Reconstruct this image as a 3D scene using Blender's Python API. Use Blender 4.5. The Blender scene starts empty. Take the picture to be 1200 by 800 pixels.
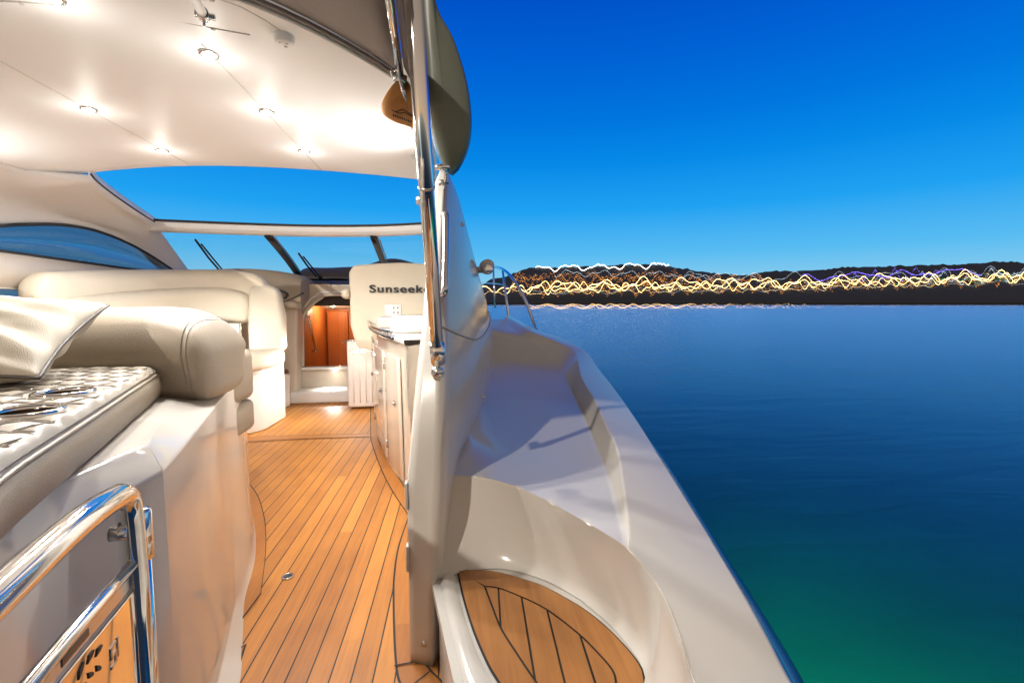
import bpy, bmesh, math, random
from mathutils import Vector, Matrix, noise
random.seed(7)
SC = bpy.context.scene
COL = SC.collection
H = 1.25                      # eye height above the cockpit sole
F = 560.0
TH = math.atan(46 / F); PS = math.atan(85 * math.cos(TH) / F)

# ---------------------------------------------------------------- measuring the photograph (metres, boat axes: x starboard, y forward, z up)
def ray(px, py):
    r = (px - 600) / F; u = -(py - 400) / F
    fw = Vector((math.sin(PS) * math.cos(TH), math.cos(PS) * math.cos(TH), -math.sin(TH)))
    ri = Vector((math.cos(PS), -math.sin(PS), 0))
    up = Vector((math.sin(PS) * math.sin(TH), math.cos(PS) * math.sin(TH), math.cos(TH)))
    return fw + ri * r + up * u
def Zp(px, py, z): d = ray(px, py); t = (z - H) / d.z; return Vector((t * d.x, t * d.y, z))
def Yp(px, py, y): d = ray(px, py); t = y / d.y; return Vector((t * d.x, y, H + t * d.z))
def Xp(px, py, x): d = ray(px, py); t = x / d.x; return Vector((x, t * d.y, H + t * d.z))

# ---------------------------------------------------------------- object helpers
def link(o): COL.objects.link(o); return o
def tag(o, label=None, cat=None, group=None, kind=None):
    if label: o['label'] = label
    if cat: o['category'] = cat
    if group: o['group'] = group
    if kind: o['kind'] = kind
    return o
def thing(name, label, cat, loc=(0, 0, 0), group=None):
    o = link(bpy.data.objects.new(name, None)); o.location = loc; o.empty_display_size = .05
    return tag(o, label, cat, group)
def root_loc(o):
    v = Vector((0, 0, 0))
    while o: v += o.location; o = o.parent
    return v
def mk(name, verts, faces, mat, parent=None, smooth=True, mats=None, fm=None, bevel=0, seg=2, solid=0, subsurf=0, recalc=True, weld=False):
    me = bpy.data.meshes.new(name); me.from_pydata([tuple(v) for v in verts], [], faces)
    for m in (mats or [mat]): me.materials.append(m)
    if fm:
        for p, i in zip(me.polygons, fm): p.material_index = i
    if recalc or weld:
        bm = bmesh.new(); bm.from_mesh(me)
        if weld: bmesh.ops.remove_doubles(bm, verts=bm.verts, dist=1e-4)
        if recalc: bmesh.ops.recalc_face_normals(bm, faces=bm.faces)
        bm.to_mesh(me); bm.free()
    for p in me.polygons: p.use_smooth = smooth
    o = link(bpy.data.objects.new(name, me))
    if parent: o.parent = parent; o.location = -root_loc(parent)
    if solid: m = o.modifiers.new('s', 'SOLIDIFY'); m.thickness = solid; m.offset = 0
    if bevel:
        m = o.modifiers.new('b', 'BEVEL'); m.width = bevel; m.segments = seg; m.limit_method = 'ANGLE'; m.angle_limit = math.radians(32); m.harden_normals = False
    if subsurf: m = o.modifiers.new('u', 'SUBSURF'); m.levels = subsurf; m.render_levels = subsurf
    if smooth and (bevel or solid):
        me.set_sharp_from_angle(angle=math.radians(45)) if not bevel else None
    return o
class MB:
    def __init__(s): s.v = []; s.f = []; s.m = []
    def add(s, v, f, m=0):
        b = len(s.v); s.v += [Vector(x) for x in v]; s.f += [tuple(i + b for i in q) for q in f]; s.m += [m] * len(f); return s
    def box(s, x0, x1, y0, y1, z0, z1, m=0):
        v = [(x, y, z) for x in (x0, x1) for y in (y0, y1) for z in (z0, z1)]
        return s.add(v, [(0, 1, 3, 2), (4, 6, 7, 5), (0, 4, 5, 1), (2, 3, 7, 6), (0, 2, 6, 4), (1, 5, 7, 3)], m)
    def build(s, name, mats, parent=None, **k):
        mats = mats if isinstance(mats, list) else [mats]
        return mk(name, s.v, s.f, None, parent, mats=mats, fm=s.m, **k)
def cr(pts, n):
    """Catmull-Rom resample of a polyline to n points (uniform in index, then by length)."""
    P = [Vector(p) for p in pts]
    if len(P) == 2: return [P[0].lerp(P[1], i / (n - 1)) for i in range(n)]
    Q = [P[0] * 2 - P[1]] + P + [P[-1] * 2 - P[-2]]
    fine = []
    for i in range(1, len(Q) - 2):
        a, b, c, d = Q[i - 1:i + 3]
        for k in range(16):
            t = k / 16
            fine.append(.5 * ((2 * b) + (c - a) * t + (2 * a - 5 * b + 4 * c - d) * t * t + (3 * b - a - 3 * c + d) * t ** 3))
    fine.append(P[-1])
    L = [0]
    for a, b in zip(fine, fine[1:]): L.append(L[-1] + (b - a).length)
    out = []; j = 0
    for i in range(n):
        t = L[-1] * i / (n - 1)
        while j < len(L) - 2 and L[j + 1] < t: j += 1
        s = (t - L[j]) / max(1e-9, L[j + 1] - L[j]); out.append(fine[j].lerp(fine[j + 1], min(1, max(0, s))))
    return out
def crp(pts, n):
    """Catmull-Rom, uniform in the control index (keeps several chains in step)."""
    P = [Vector(p) for p in pts]; Q = [P[0] * 2 - P[1]] + P + [P[-1] * 2 - P[-2]]; out = []
    for k in range(n):
        u = (len(P) - 1) * k / (n - 1); i = min(int(u), len(P) - 2); t = u - i; a, b, c, d = Q[i:i + 4]
        out.append(.5 * ((2 * b) + (c - a) * t + (2 * a - 5 * b + 4 * c - d) * t * t + (3 * b - a - 3 * c + d) * t ** 3))
    return out
def grid(rows, closed=False):
    v = [p for r in rows for p in r]; n = len(rows[0]); f = []
    for i in range(len(rows) - 1):
        for j in range(n if closed else n - 1):
            a = i * n + j; b = i * n + (j + 1) % n
            f.append((a, b, b + n, a + n))
    return v, f
def tube(pts, r, n=14, smooth_n=0, caps=True, rad=None):
    P = cr(pts, smooth_n) if smooth_n else [Vector(p) for p in pts]
    rows = []; T0 = (P[1] - P[0]).normalized()
    ref = Vector((0, 0, 1)) if abs(T0.z) < .9 else Vector((1, 0, 0))
    N = (ref - T0 * ref.dot(T0)).normalized()
    for i, p in enumerate(P):
        T = ((P[min(i + 1, len(P) - 1)] - P[max(i - 1, 0)])).normalized()
        N = (N - T * N.dot(T)).normalized(); B = T.cross(N)
        rr = rad(i / (len(P) - 1)) if rad else r
        rows.append([p + (N * math.cos(a) + B * math.sin(a)) * rr for a in [2 * math.pi * k / n for k in range(n)]])
    v, f = grid(rows, True)
    if caps: f += [tuple(range(n))[::-1], tuple(range(len(v) - n, len(v)))]
    return v, f
def lathe(prof, c, axis='z', n=24):
    """prof: (radius, height) list around an axis through c."""
    rows = []
    for r, h in prof:
        row = []
        for k in range(n):
            a = 2 * math.pi * k / n
            if axis == 'z': row.append(Vector(c) + Vector((r * math.cos(a), r * math.sin(a), h)))
            elif axis == 'y': row.append(Vector(c) + Vector((r * math.cos(a), h, r * math.sin(a))))
            else: row.append(Vector(c) + Vector((h, r * math.cos(a), r * math.sin(a))))
        rows.append(row)
    v, f = grid(rows, True); f += [tuple(range(n))[::-1], tuple(range(len(v) - n, len(v)))]
    return v, f
def prism(poly, d):
    """closed polygon of 3D points extruded along vector d."""
    P = [Vector(p) for p in poly]; n = len(P); d = Vector(d)
    return P + [p + d for p in P], [tuple(range(n)), tuple(range(n, 2 * n))[::-1]] + [(i, (i + 1) % n, (i + 1) % n + n, i + n) for i in range(n)]
def addtube(mb, pts, r, m=0, **k): v, f = tube(pts, r, **k); return mb.add(v, f, m)

# ---------------------------------------------------------------- materials
def nm(name):
    m = bpy.data.materials.new(name); m.use_nodes = True; nt = m.node_tree; nt.nodes.clear()
    o = nt.nodes.new('ShaderNodeOutputMaterial'); b = nt.nodes.new('ShaderNodeBsdfPrincipled'); nt.links.new(b.outputs[0], o.inputs[0])
    return m, nt, b
def N(nt, t, **k):
    n = nt.nodes.new(t)
    for a, v in k.items():
        if a.startswith('i_'): n.inputs[int(a[2:])].default_value = v
        else: setattr(n, a, v)
    return n
def L(nt, a, b): nt.links.new(a, b)
def math_(nt, op, a, b=None, c=None):
    n = N(nt, 'ShaderNodeMath', operation=op)
    for i, x in enumerate((a, b, c)):
        if x is None: continue
        if isinstance(x, (int, float)): n.inputs[i].default_value = x
        else: L(nt, x, n.inputs[i])
    return n.outputs[0]
def mixc(nt, fac, a, b):
    n = N(nt, 'ShaderNodeMix', data_type='RGBA')
    for s, x in ((n.inputs[0], fac), (n.inputs[6], a), (n.inputs[7], b)):
        if isinstance(x, (int, float)): s.default_value = x
        elif isinstance(x, tuple): s.default_value = (*x, 1)
        else: L(nt, x, s)
    return n.outputs[2]
def simple(name, col, rough=.4, metal=0, var=.04, scale=6, bump=0, bscale=80, coat=0, spec=.5, aniso=None):
    m, nt, b = nm(name)
    tc = N(nt, 'ShaderNodeTexCoord'); no = N(nt, 'ShaderNodeTexNoise'); no.inputs['Scale'].default_value = scale; no.inputs['Detail'].default_value = 5
    L(nt, tc.outputs['Object'], no.inputs['Vector'])
    dark = tuple(c * (1 - var * 2) for c in col); lite = tuple(min(1, c * (1 + var)) for c in col)
    L(nt, mixc(nt, no.outputs[0], dark, lite), b.inputs['Base Color'])
    rr = N(nt, 'ShaderNodeMapRange'); rr.inputs[3].default_value = rough * .8; rr.inputs[4].default_value = min(1, rough * 1.25); L(nt, no.outputs[0], rr.inputs[0]); L(nt, rr.outputs[0], b.inputs['Roughness'])
    b.inputs['Metallic'].default_value = metal; b.inputs['Specular IOR Level'].default_value = spec
    b.inputs['Coat Weight'].default_value = coat; b.inputs['Coat Roughness'].default_value = .04
    if bump:
        n2 = N(nt, 'ShaderNodeTexNoise'); n2.inputs['Scale'].default_value = bscale; n2.inputs['Detail'].default_value = 6; L(nt, tc.outputs['Object'], n2.inputs['Vector'])
        bu = N(nt, 'ShaderNodeBump'); bu.inputs['Strength'].default_value = bump; bu.inputs['Distance'].default_value = .003
        L(nt, n2.outputs[0], bu.inputs['Height']); L(nt, bu.outputs[0], b.inputs['Normal'])
    return m
def gelcoat(name, col, rough=.16):
    """glossy moulded fibreglass: faint waviness, small scuffs in the gloss."""
    m, nt, b = nm(name)
    tc = N(nt, 'ShaderNodeTexCoord')
    a = N(nt, 'ShaderNodeTexNoise'); a.inputs['Scale'].default_value = 1.3; a.inputs['Detail'].default_value = 1.5; L(nt, tc.outputs['Object'], a.inputs['Vector'])
    s = N(nt, 'ShaderNodeTexNoise'); s.inputs['Scale'].default_value = 5; s.inputs['Detail'].default_value = 3; s.inputs['Roughness'].default_value = .5; L(nt, tc.outputs['Object'], s.inputs['Vector'])
    L(nt, mixc(nt, a.outputs[0], tuple(c * .93 for c in col), col), b.inputs['Base Color'])
    mr = N(nt, 'ShaderNodeMapRange'); mr.inputs[1].default_value = .35; mr.inputs[2].default_value = .7; mr.inputs[3].default_value = rough * .85; mr.inputs[4].default_value = rough * 1.2
    L(nt, s.outputs[0], mr.inputs[0]); L(nt, mr.outputs[0], b.inputs['Roughness'])
    b.inputs['Coat Weight'].default_value = .2; b.inputs['Coat Roughness'].default_value = .05
    bu = N(nt, 'ShaderNodeBump'); bu.inputs['Strength'].default_value = .05; bu.inputs['Distance'].default_value = .02; L(nt, a.outputs[0], bu.inputs['Height']); L(nt, bu.outputs[0], b.inputs['Normal'])
    return m
def teak(name, planks=True, width=.072, ang=0.035, base=((.27, .095, .018), (.54, .225, .045)), gscale=1.0):
    m, nt, b = nm(name)
    tc = N(nt, 'ShaderNodeTexCoord'); sp = N(nt, 'ShaderNodeSeparateXYZ'); L(nt, tc.outputs['Object'], sp.inputs[0])
    ca, sa = math.cos(ang), math.sin(ang)
    u = math_(nt, 'SUBTRACT', math_(nt, 'MULTIPLY', sp.outputs[0], ca), math_(nt, 'MULTIPLY', sp.outputs[1], sa))
    v = math_(nt, 'ADD', math_(nt, 'MULTIPLY', sp.outputs[0], sa), math_(nt, 'MULTIPLY', sp.outputs[1], ca))
    q = math_(nt, 'DIVIDE', u, width); idx = math_(nt, 'FLOOR', q); fr = math_(nt, 'FRACT', q)
    wn = N(nt, 'ShaderNodeTexWhiteNoise', noise_dimensions='1D')
    # planks also change along their length at butt joints
    seg = math_(nt, 'FLOOR', math_(nt, 'ADD', math_(nt, 'DIVIDE', v, 7.9), math_(nt, 'MULTIPLY', idx, .37)))
    L(nt, math_(nt, 'ADD', idx, math_(nt, 'MULTIPLY', seg, 17.3)) if planks else math_(nt, 'FLOOR', math_(nt, 'DIVIDE', v, .9)), wn.inputs['W'])
    cx = N(nt, 'ShaderNodeCombineXYZ'); L(nt, math_(nt, 'ADD', math_(nt, 'MULTIPLY', u, 55 * gscale), math_(nt, 'MULTIPLY', wn.outputs[0], 40)), cx.inputs[0]); L(nt, math_(nt, 'MULTIPLY', v, 2.6 * gscale), cx.inputs[1]); L(nt, math_(nt, 'MULTIPLY', wn.outputs[0], 9), cx.inputs[2])
    g = N(nt, 'ShaderNodeTexNoise'); g.inputs['Scale'].default_value = 1; g.inputs['Detail'].default_value = 8; g.inputs['Roughness'].default_value = .65; g.inputs['Distortion'].default_value = .4; L(nt, cx.outputs[0], g.inputs['Vector'])
    g2 = N(nt, 'ShaderNodeTexNoise'); g2.inputs['Scale'].default_value = 4.5; g2.inputs['Detail'].default_value = 4; L(nt, tc.outputs['Object'], g2.inputs['Vector'])
    cr_ = N(nt, 'ShaderNodeValToRGB'); cr_.color_ramp.elements[0].position = .28; cr_.color_ramp.elements[0].color = (*base[0], 1); cr_.color_ramp.elements[1].position = .72; cr_.color_ramp.elements[1].color = (*base[1], 1)
    t = math_(nt, 'ADD', math_(nt, 'MULTIPLY', g.outputs[0], .62), math_(nt, 'ADD', math_(nt, 'MULTIPLY', wn.outputs[0], .27), math_(nt, 'MULTIPLY', g2.outputs[0], .26)))
    L(nt, t, cr_.inputs[0]); colr = cr_.outputs[0]
    if planks:
        d = math_(nt, 'MULTIPLY', math_(nt, 'ABSOLUTE', math_(nt, 'SUBTRACT', fr, .5)), 2)
        seam = math_(nt, 'GREATER_THAN', d, 1 - .0052 / width)
        colr = mixc(nt, seam, colr, (.012, .010, .009))
        L(nt, math_(nt, 'ADD', math_(nt, 'MULTIPLY', g.outputs[0], .25), .33), b.inputs['Roughness'])
        hgt = math_(nt, 'SUBTRACT', math_(nt, 'MULTIPLY', g.outputs[0], .25), seam)
    else:
        hgt = math_(nt, 'MULTIPLY', g.outputs[0], .25)
        b.inputs['Roughness'].default_value = .45
    L(nt, colr, b.inputs['Base Color'])
    bu = N(nt, 'ShaderNodeBump'); bu.inputs['Strength'].default_value = .35; bu.inputs['Distance'].default_value = .0015; L(nt, hgt, bu.inputs['Height']); L(nt, bu.outputs[0], b.inputs['Normal'])
    return m
def glass(name, tint, rough=.0, refl=1.0):
    m, nt, b = nm(name); nt.nodes.remove(b); out = [n for n in nt.nodes][0]
    t = N(nt, 'ShaderNodeBsdfTransparent'); t.inputs[0].default_value = (*tint, 1)
    g = N(nt, 'ShaderNodeBsdfGlossy'); g.inputs['Roughness'].default_value = rough; fz = N(nt, 'ShaderNodeFresnel'); fz.inputs[0].default_value = 1.45
    mx = N(nt, 'ShaderNodeMixShader'); L(nt, math_(nt, 'MULTIPLY', fz.outputs[0], refl), mx.inputs[0]); L(nt, t.outputs[0], mx.inputs[1]); L(nt, g.outputs[0], mx.inputs[2]); L(nt, mx.outputs[0], out.inputs[0])
    return m
def emit(name, col, s):
    m, nt, b = nm(name); b.inputs['Base Color'].default_value = (*[min(.8, c) for c in col], 1)
    b.inputs['Emission Color'].default_value = (*col, 1); b.inputs['Emission Strength'].default_value = s
    return m

M = dict(
    white=gelcoat('gelcoat_white', (.80, .785, .76)),
    deck=gelcoat('gelcoat_deck', (.60, .575, .53), .20),
    cream=gelcoat('gelcoat_cream', (.66, .585, .49), .09),
    moulding=gelcoat('gelcoat_moulding', (.58, .54, .49), .09),
    ceil=simple('headliner', (.84, .85, .86), .45, var=.01, bump=.05, bscale=200),
    side=simple('headliner_side', (.82, .825, .83), .5, var=.015, bump=.05, bscale=200),
    leather=simple('leather_beige', (.30, .25, .19), .36, var=.04, bump=.35, bscale=260),
    quilt=simple('quilted_leather', (.34, .30, .24), .5, var=.03, bump=.3, bscale=300),
    leatherL=simple('leather_cream', (.72, .65, .52), .45, var=.03, bump=.25, bscale=240),
    stitch=simple('stitch_thread', (.24, .205, .165), .8),
    piping=simple('piping_brown', (.045, .035, .03), .5),
    pillow=simple('pillow_fabric', (.40, .355, .285), .6, var=.04, bump=.5, bscale=400),
    chrome=simple('stainless_steel', (.82, .81, .79), .07, metal=1, var=.03),
    chromeb=simple('brushed_steel', (.62, .61, .60), .22, metal=1, var=.05),
    plate=simple('polished_plate', (.86, .82, .76), .03, metal=1, var=.02),
    black=simple('black_rubber', (.02, .02, .022), .5),
    blackg=simple('black_gloss', (.012, .012, .015), .15),
    dash=simple('dash_vinyl', (.035, .028, .024), .55, bump=.3, bscale=150),
    canvas=simple('awning_canvas', (.27, .245, .235), .85, var=.05, bump=.5, bscale=500),
    brownc=simple('brown_canvas', (.10, .070, .05), .8, bump=.4, bscale=400),
    board=simple('board_skin', (.15, .17, .13), .35, var=.08),
    boardblue=simple('board_rail_blue', (.02, .16, .38), .3),
    woodp=teak('paddle_wood', False, base=((.50, .20, .05), (.70, .34, .11)), gscale=.8),
    teakf=teak('teak_sole'),
    teakm=teak('teak_margin', False, base=((.25, .085, .016), (.41, .16, .032))),
    teakt=teak('teak_tread', False, base=((.27, .105, .027), (.46, .205, .058))),
    caulk=simple('caulk', (.012, .010, .009), .6),
    cherry=teak('cherry_joinery', False, base=((.34, .085, .014), (.56, .17, .035)), gscale=.5),
    hull=simple('hull_blue', (.012, .09, .30), .12, var=.03, coat=.6),
    grey=simple('grey_plastic', (.50, .48, .45), .45),
    cover=simple('console_cover', (.36, .30, .23), .7, bump=.5, bscale=120),
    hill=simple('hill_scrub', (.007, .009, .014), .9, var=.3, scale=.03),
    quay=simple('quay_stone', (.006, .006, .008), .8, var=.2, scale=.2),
    sideglass=glass('tinted_side_glass', (.58, .68, .78), refl=.5),
    windglass=glass('windscreen_glass', (.99, .995, 1), refl=.06),
    led=emit('led_lens', (1, .90, .74), 60),
    ledsmall=emit('cabin_lamp_lens', (1, .8, .5), 40),
)

# ---------------------------------------------------------------- camera
cam = bpy.data.cameras.new('camera'); co = link(bpy.data.objects.new('camera', cam)); SC.camera = co
cam.sensor_width = 36; cam.lens = 36 * F / 1200; cam.clip_start = .02; cam.clip_end = 20000
fw = ray(600, 400).normalized(); co.location = (0, 0, H); co.rotation_euler = fw.to_track_quat('-Z', 'Y').to_euler()

# ================================================================= THE SETTING
# ---- cockpit sole
flo = mk('floor', [(-3.2, .2, 0), (.15, .2, 0), (.15, 6.4, 0), (-3.2, 6.4, 0)], [(0, 1, 2, 3)], M['teakf'], smooth=False)
tag(flo, kind='structure')
def strip(mb, inner, outer, n=40, z=.004, ca=.0085, wood=0, caulk=1):
    A = cr([Zp(*p, 0) for p in inner], n); B = cr([Zp(*p, 0) for p in outer], n)
    for P in (A, B):
        for p in P: p.z = z
    rows = []
    for a, b in zip(A, B):
        d = (b - a); l = max(d.length, .03); t = min(.4, ca / l)
        rows.append([a, a + d * t, b - d * t, b])
    for i in range(n - 1):
        for j in range(3):
            mb.add([rows[i][j], rows[i][j + 1], rows[i + 1][j + 1], rows[i + 1][j]], [(0, 1, 2, 3)], caulk if j != 1 else wood)
def bar(mb, p, q, w=.0055, z=.006, m=1, zz=0):
    a, b = Zp(*p, zz), Zp(*q, zz); a.z = b.z = z; d = (b - a).normalized() * w / 2; s = Vector((-d.y, d.x, 0))
    mb.add([a - s, b - s, b + s, a + s], [(0, 1, 2, 3)], m)
mb = MB()
strip(mb, [(293, 567), (303, 582), (310, 606), (312, 630), (311, 655), (306, 696)], [(284, 572), (288, 590), (291, 612), (291, 650), (286, 684), (270, 744)])
bar(mb, (306, 696), (270, 744))
mb.build('margin_plank', [M['teakm'], M['caulk']], flo, smooth=False)
mb = MB()
strip(mb, [(289, 756), (282, 778), (274, 806), (268, 830)], [(253, 776), (249, 790), (243, 806), (236, 830)], 12); bar(mb, (253, 776), (289, 756))
mb.build('margin_plank', [M['teakm'], M['caulk']], flo, smooth=False)
mb = MB()
strip(mb, [(434, 472), (434, 508), (436, 522), (448, 554), (462, 580), (478, 604)], [(441, 472), (442, 506), (450, 528), (468, 560), (483, 584), (490, 594)])
bar(mb, (478, 604), (490, 600))
mb.build('margin_plank', [M['teakm'], M['caulk']], flo, smooth=False)
mb = MB()
strip(mb, [(478, 606), (466, 642), (461, 675), (460, 700), (461, 750), (463, 782)], [(490, 602), (489, 642), (490, 675), (490, 700), (494, 750), (500, 776)])
strip(mb, [(463, 783), (466, 798), (474, 815), (480, 840)], [(500, 777), (506, 786), (520, 800), (540, 830)], 12)
bar(mb, (462, 781), (500, 774)); bar(mb, (506, 786), (478, 808))
mb.build('margin_plank', [M['teakm'], M['caulk']], flo, smooth=False)
mb = MB()
strip(mb, [(434, 508), (350, 510), (280, 512.5)], [(434, 512), (350, 515), (280, 519)], 12)
mb.build('margin_plank', [M['teakm'], M['caulk']], flo, smooth=False)
# drain
dc = Zp(337, 676, 0)
dr = thing('floor_drain', 'small round dark drain fitting set in the teak sole', 'drain', dc)
v, f = lathe([(.026, 0), (.026, .007), (.024, .0075), (.019, .0075), (.019, .005)], dc); mk('ring', v, f, M['chromeb'], dr)
v, f = lathe([(.0185, .004), (.0185, .0058), (.001, .0058)], dc); mk('grate', v, f, M['black'], dr)

# ---- sun pad base (port moulding beside the passage)
zt = .93
outer = [Vector((-.62, .1, 0)), Vector((-.70, .55, 0)), Zp(0, 602, zt), Zp(88, 556, zt), Zp(173, 520, zt)]
inb = [(-.60, 1.10), (-.65, 1.30), (-.728, 1.61), (-.832, 2.0), (-.938, 2.45), (-1.15, 2.97), (-1.5, 3.55), (-2.0, 4.1)]
base = thing('cockpit_moulding', 'glossy cream moulded base under the quilted sun pad, curving beside the teak floor', 'moulding', (-1.2, 1.5, 0))
mb = MB()
C0 = Zp(191, 552, .875); T0 = Zp(173, 520, zt); T1 = Zp(206, 458, zt); E1 = Zp(247, 461, .92); C1 = Zp(259, 471, .90)
aft = cr([(-.30, -.2, zt), (-.50, .4, zt), Zp(0, 602, zt) + Vector((.0, 0, 0)), Zp(100, 551, zt), T0], 24)
aftlow = [Vector((p.x + .035, p.y - .0, .86)) for p in aft]; aftlow[-1] = C0.copy()
for i in range(1, 8): k = i / 8; aftlow[-1 - i] = aftlow[-1 - i].lerp(C0 + (aft[-1 - i] - T0), 1 - k)
aftbot = [Vector((p.x, p.y, 0)) for p in aftlow]
v, f = grid([aft, aftlow, [Vector((p.x, p.y, .45)) for p in aftlow], [Vector((p.x, p.y, .05)) for p in aftlow], aftbot]); mb.add(v, f)
edge = cr([C0] + [Vector((x, y, .89)) for x, y in [(-.655, 1.32), (-.72, 1.6)]] + [C1], 14)
bulge = cr([Vector((x, y, 0)) for x, y in [(C0.x, C0.y)] + inb[1:]], 60)
def face(t, P): return P
rows = []
for p in bulge:
    # top of the vertical wall follows the same plan curve
    rows.append(p)
top = [Vector((p.x, p.y, .875 + .02 * min(1, max(0, (p.y - 1.1) / .6)))) for p in bulge]
toe = [Vector((p.x + .012, p.y, .012)) for p in bulge]
v, f = grid([top, [Vector((p.x, p.y, .45)) for p in bulge], [Vector((p.x, p.y, .05)) for p in bulge], [Vector((p.x + .014 + .035 * min(1, max(0, (2.1 - p.y) / .45)), p.y - .002, .010)) for p in bulge], [Vector((p.x + .020 + .038 * min(1, max(0, (2.1 - p.y) / .45)), p.y - .002, .001)) for p in bulge]]); mb.add(v, f)
# chamfer and top
ntop = [p for p in top if p.y < 1.95]
far = Vector((T1.x + .02, 2.0, zt))
cham_in = cr([T0, T1, Vector((T1.x - .05, 2.0, zt))], len(ntop))
v, f = grid([cham_in, ntop]); mb.add(v, f)
rest = [p for p in top if p.y >= 1.9]; inn = [Vector((max(p.x - .30, -2.2), p.y + .02, p.z)) for p in rest]; v, f = grid([rest, inn, [Vector((p.x, p.y, .3)) for p in inn]]); mb.add(v, f)
topin = [Vector((-3.0, p.y, zt)) for p in aft]
v, f = grid([aft, topin]); mb.add(v, f)
topin = [Vector((-3.0, p.y, zt)) for p in cham_in]; v, f = grid([cham_in, topin]); mb.add(v, f)
mb.build('body', M['moulding'], base, bevel=.006, seg=3, weld=True)

# ---- sun pad
pz = 1.04
pad = thing('sun_pad', 'quilted beige sun pad with two chrome cup holders', 'sun pad', (-1.3, 1.2, zt))
R = cr([(-.40, .30, pz), (-.475, .5, pz), Zp(0, 538, pz), Zp(100, 478, pz), Zp(192, 424, pz)], 300)
R[-1] = Zp(193, 424, pz); nW = 400
cells = .068
CH = [Zp(75, 461, pz), Zp(30, 484, pz)]
def quilt(x, y):
    a = math.radians(14); u = (x * math.cos(a) - y * math.sin(a)) / cells; w = (x * math.sin(a) + y * math.cos(a)) / cells
    fu, fw_ = abs(u - round(u)), abs(w - round(w))
    puff = (math.sin(math.pi * (u - math.floor(u))) * math.sin(math.pi * (w - math.floor(w)))) ** .62
    wr = noise.noise(Vector((x * 30, y * 30, 1))) * .0025 + noise.noise(Vector((x * 70, y * 16, 4))) * .0018
    return .0085 * puff + wr * puff
rows = []
Lc = 1.5
for i, p in enumerate(R):
    row = []
    for j in range(nW):
        s = (j / (nW - 1)); x = p.x - Lc * s - 0.0; y = p.y + .0 * s
        e = min((p.x - x), (R[-1].y - y)) ; ed = min(1, max(0, e / .016))
        z = pz - .004 + quilt(x, y) * ed - .012 * (1 - ed) ** 2
        for c in CH:
            dd = math.hypot(x - c.x, y - c.y)
            if dd < .095: z = min(z, pz - .004 + max(0, (dd - .066)) * .35)
        row.append(Vector((x, y, z)))
    rows.append(row)
v, f = grid(rows)
kill = lambda q: any(all(math.hypot(v[k].x - c.x, v[k].y - c.y) < .049 for k in q) for c in CH)
f = [q for q in f if not kill(q)]
mk('quilted_top', v, f, M['quilt'], pad)
# stitching lines: thin double thread following the quilt grid
sm = MB(); a = math.radians(14); ca, sa = math.cos(a), math.sin(a)
def inpad(x, y):
    if y > R[-1].y - .01 or y < .35: return False
    k = min(range(len(R)), key=lambda k: abs(R[k].y - y)); return R[k].x - 1.35 < x < R[k].x - .010 and all(math.hypot(x - c.x, y - c.y) > .066 for c in CH)
for fam in (0, 1):
    for n_ in range(-40, 40):
        for off in (-.0038, .0038):
            run = []
            for k in range(-260, 260):
                s = k * .012; c_ = n_ * cells + off
                if fam == 0: uu, ww = c_, s
                else: uu, ww = s, c_
                x = uu * ca + ww * sa; y = -uu * sa + ww * ca
                if inpad(x, y): run.append(Vector((x, y, pz - .004 + quilt(x, y) + .0027)))
                else:
                    if len(run) > 3: addtube(sm, run, .0011, n=4, caps=False)
                    run = []
            if len(run) > 3: addtube(sm, run, .0011, n=4, caps=False)
sm.build('stitching', M['stitch'], pad)
# side band with welt
back = cr([R[-1] + Vector((-.0, 0, 0)), R[-1] + Vector((-1.9, 0, 0))], 30)
side = R[:-1] + [R[-1]] + back[1:]
def offn(P, d, z):
    out = []
    for i, p in enumerate(P):
        t = (P[min(i + 1, len(P) - 1)] - P[max(0, i - 1)]); t.z = 0; t.normalize(); nrm = Vector((t.y, -t.x, 0)); out.append(Vector((p.x, p.y, z)) + nrm * d)
    return out
v, f = grid([offn(side, -.002, pz - .028), offn(side, .006, pz - .034), offn(side, .011, pz - .06), offn(side, .008, pz - .09), offn(side, -.004, zt + .002)]); mk('side_band', v, f, M['leather'], pad)
v, f = grid([offn(side, -.012, pz - .012), offn(side, -.002, pz - .020), offn(side, .003, pz - .031)]); mk('top_edge', v, f, M['leather'], pad)
v, f = tube(offn(side, .002, pz - .027), .0042, n=8); mk('welt', v, f, M['leather'], pad)
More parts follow.
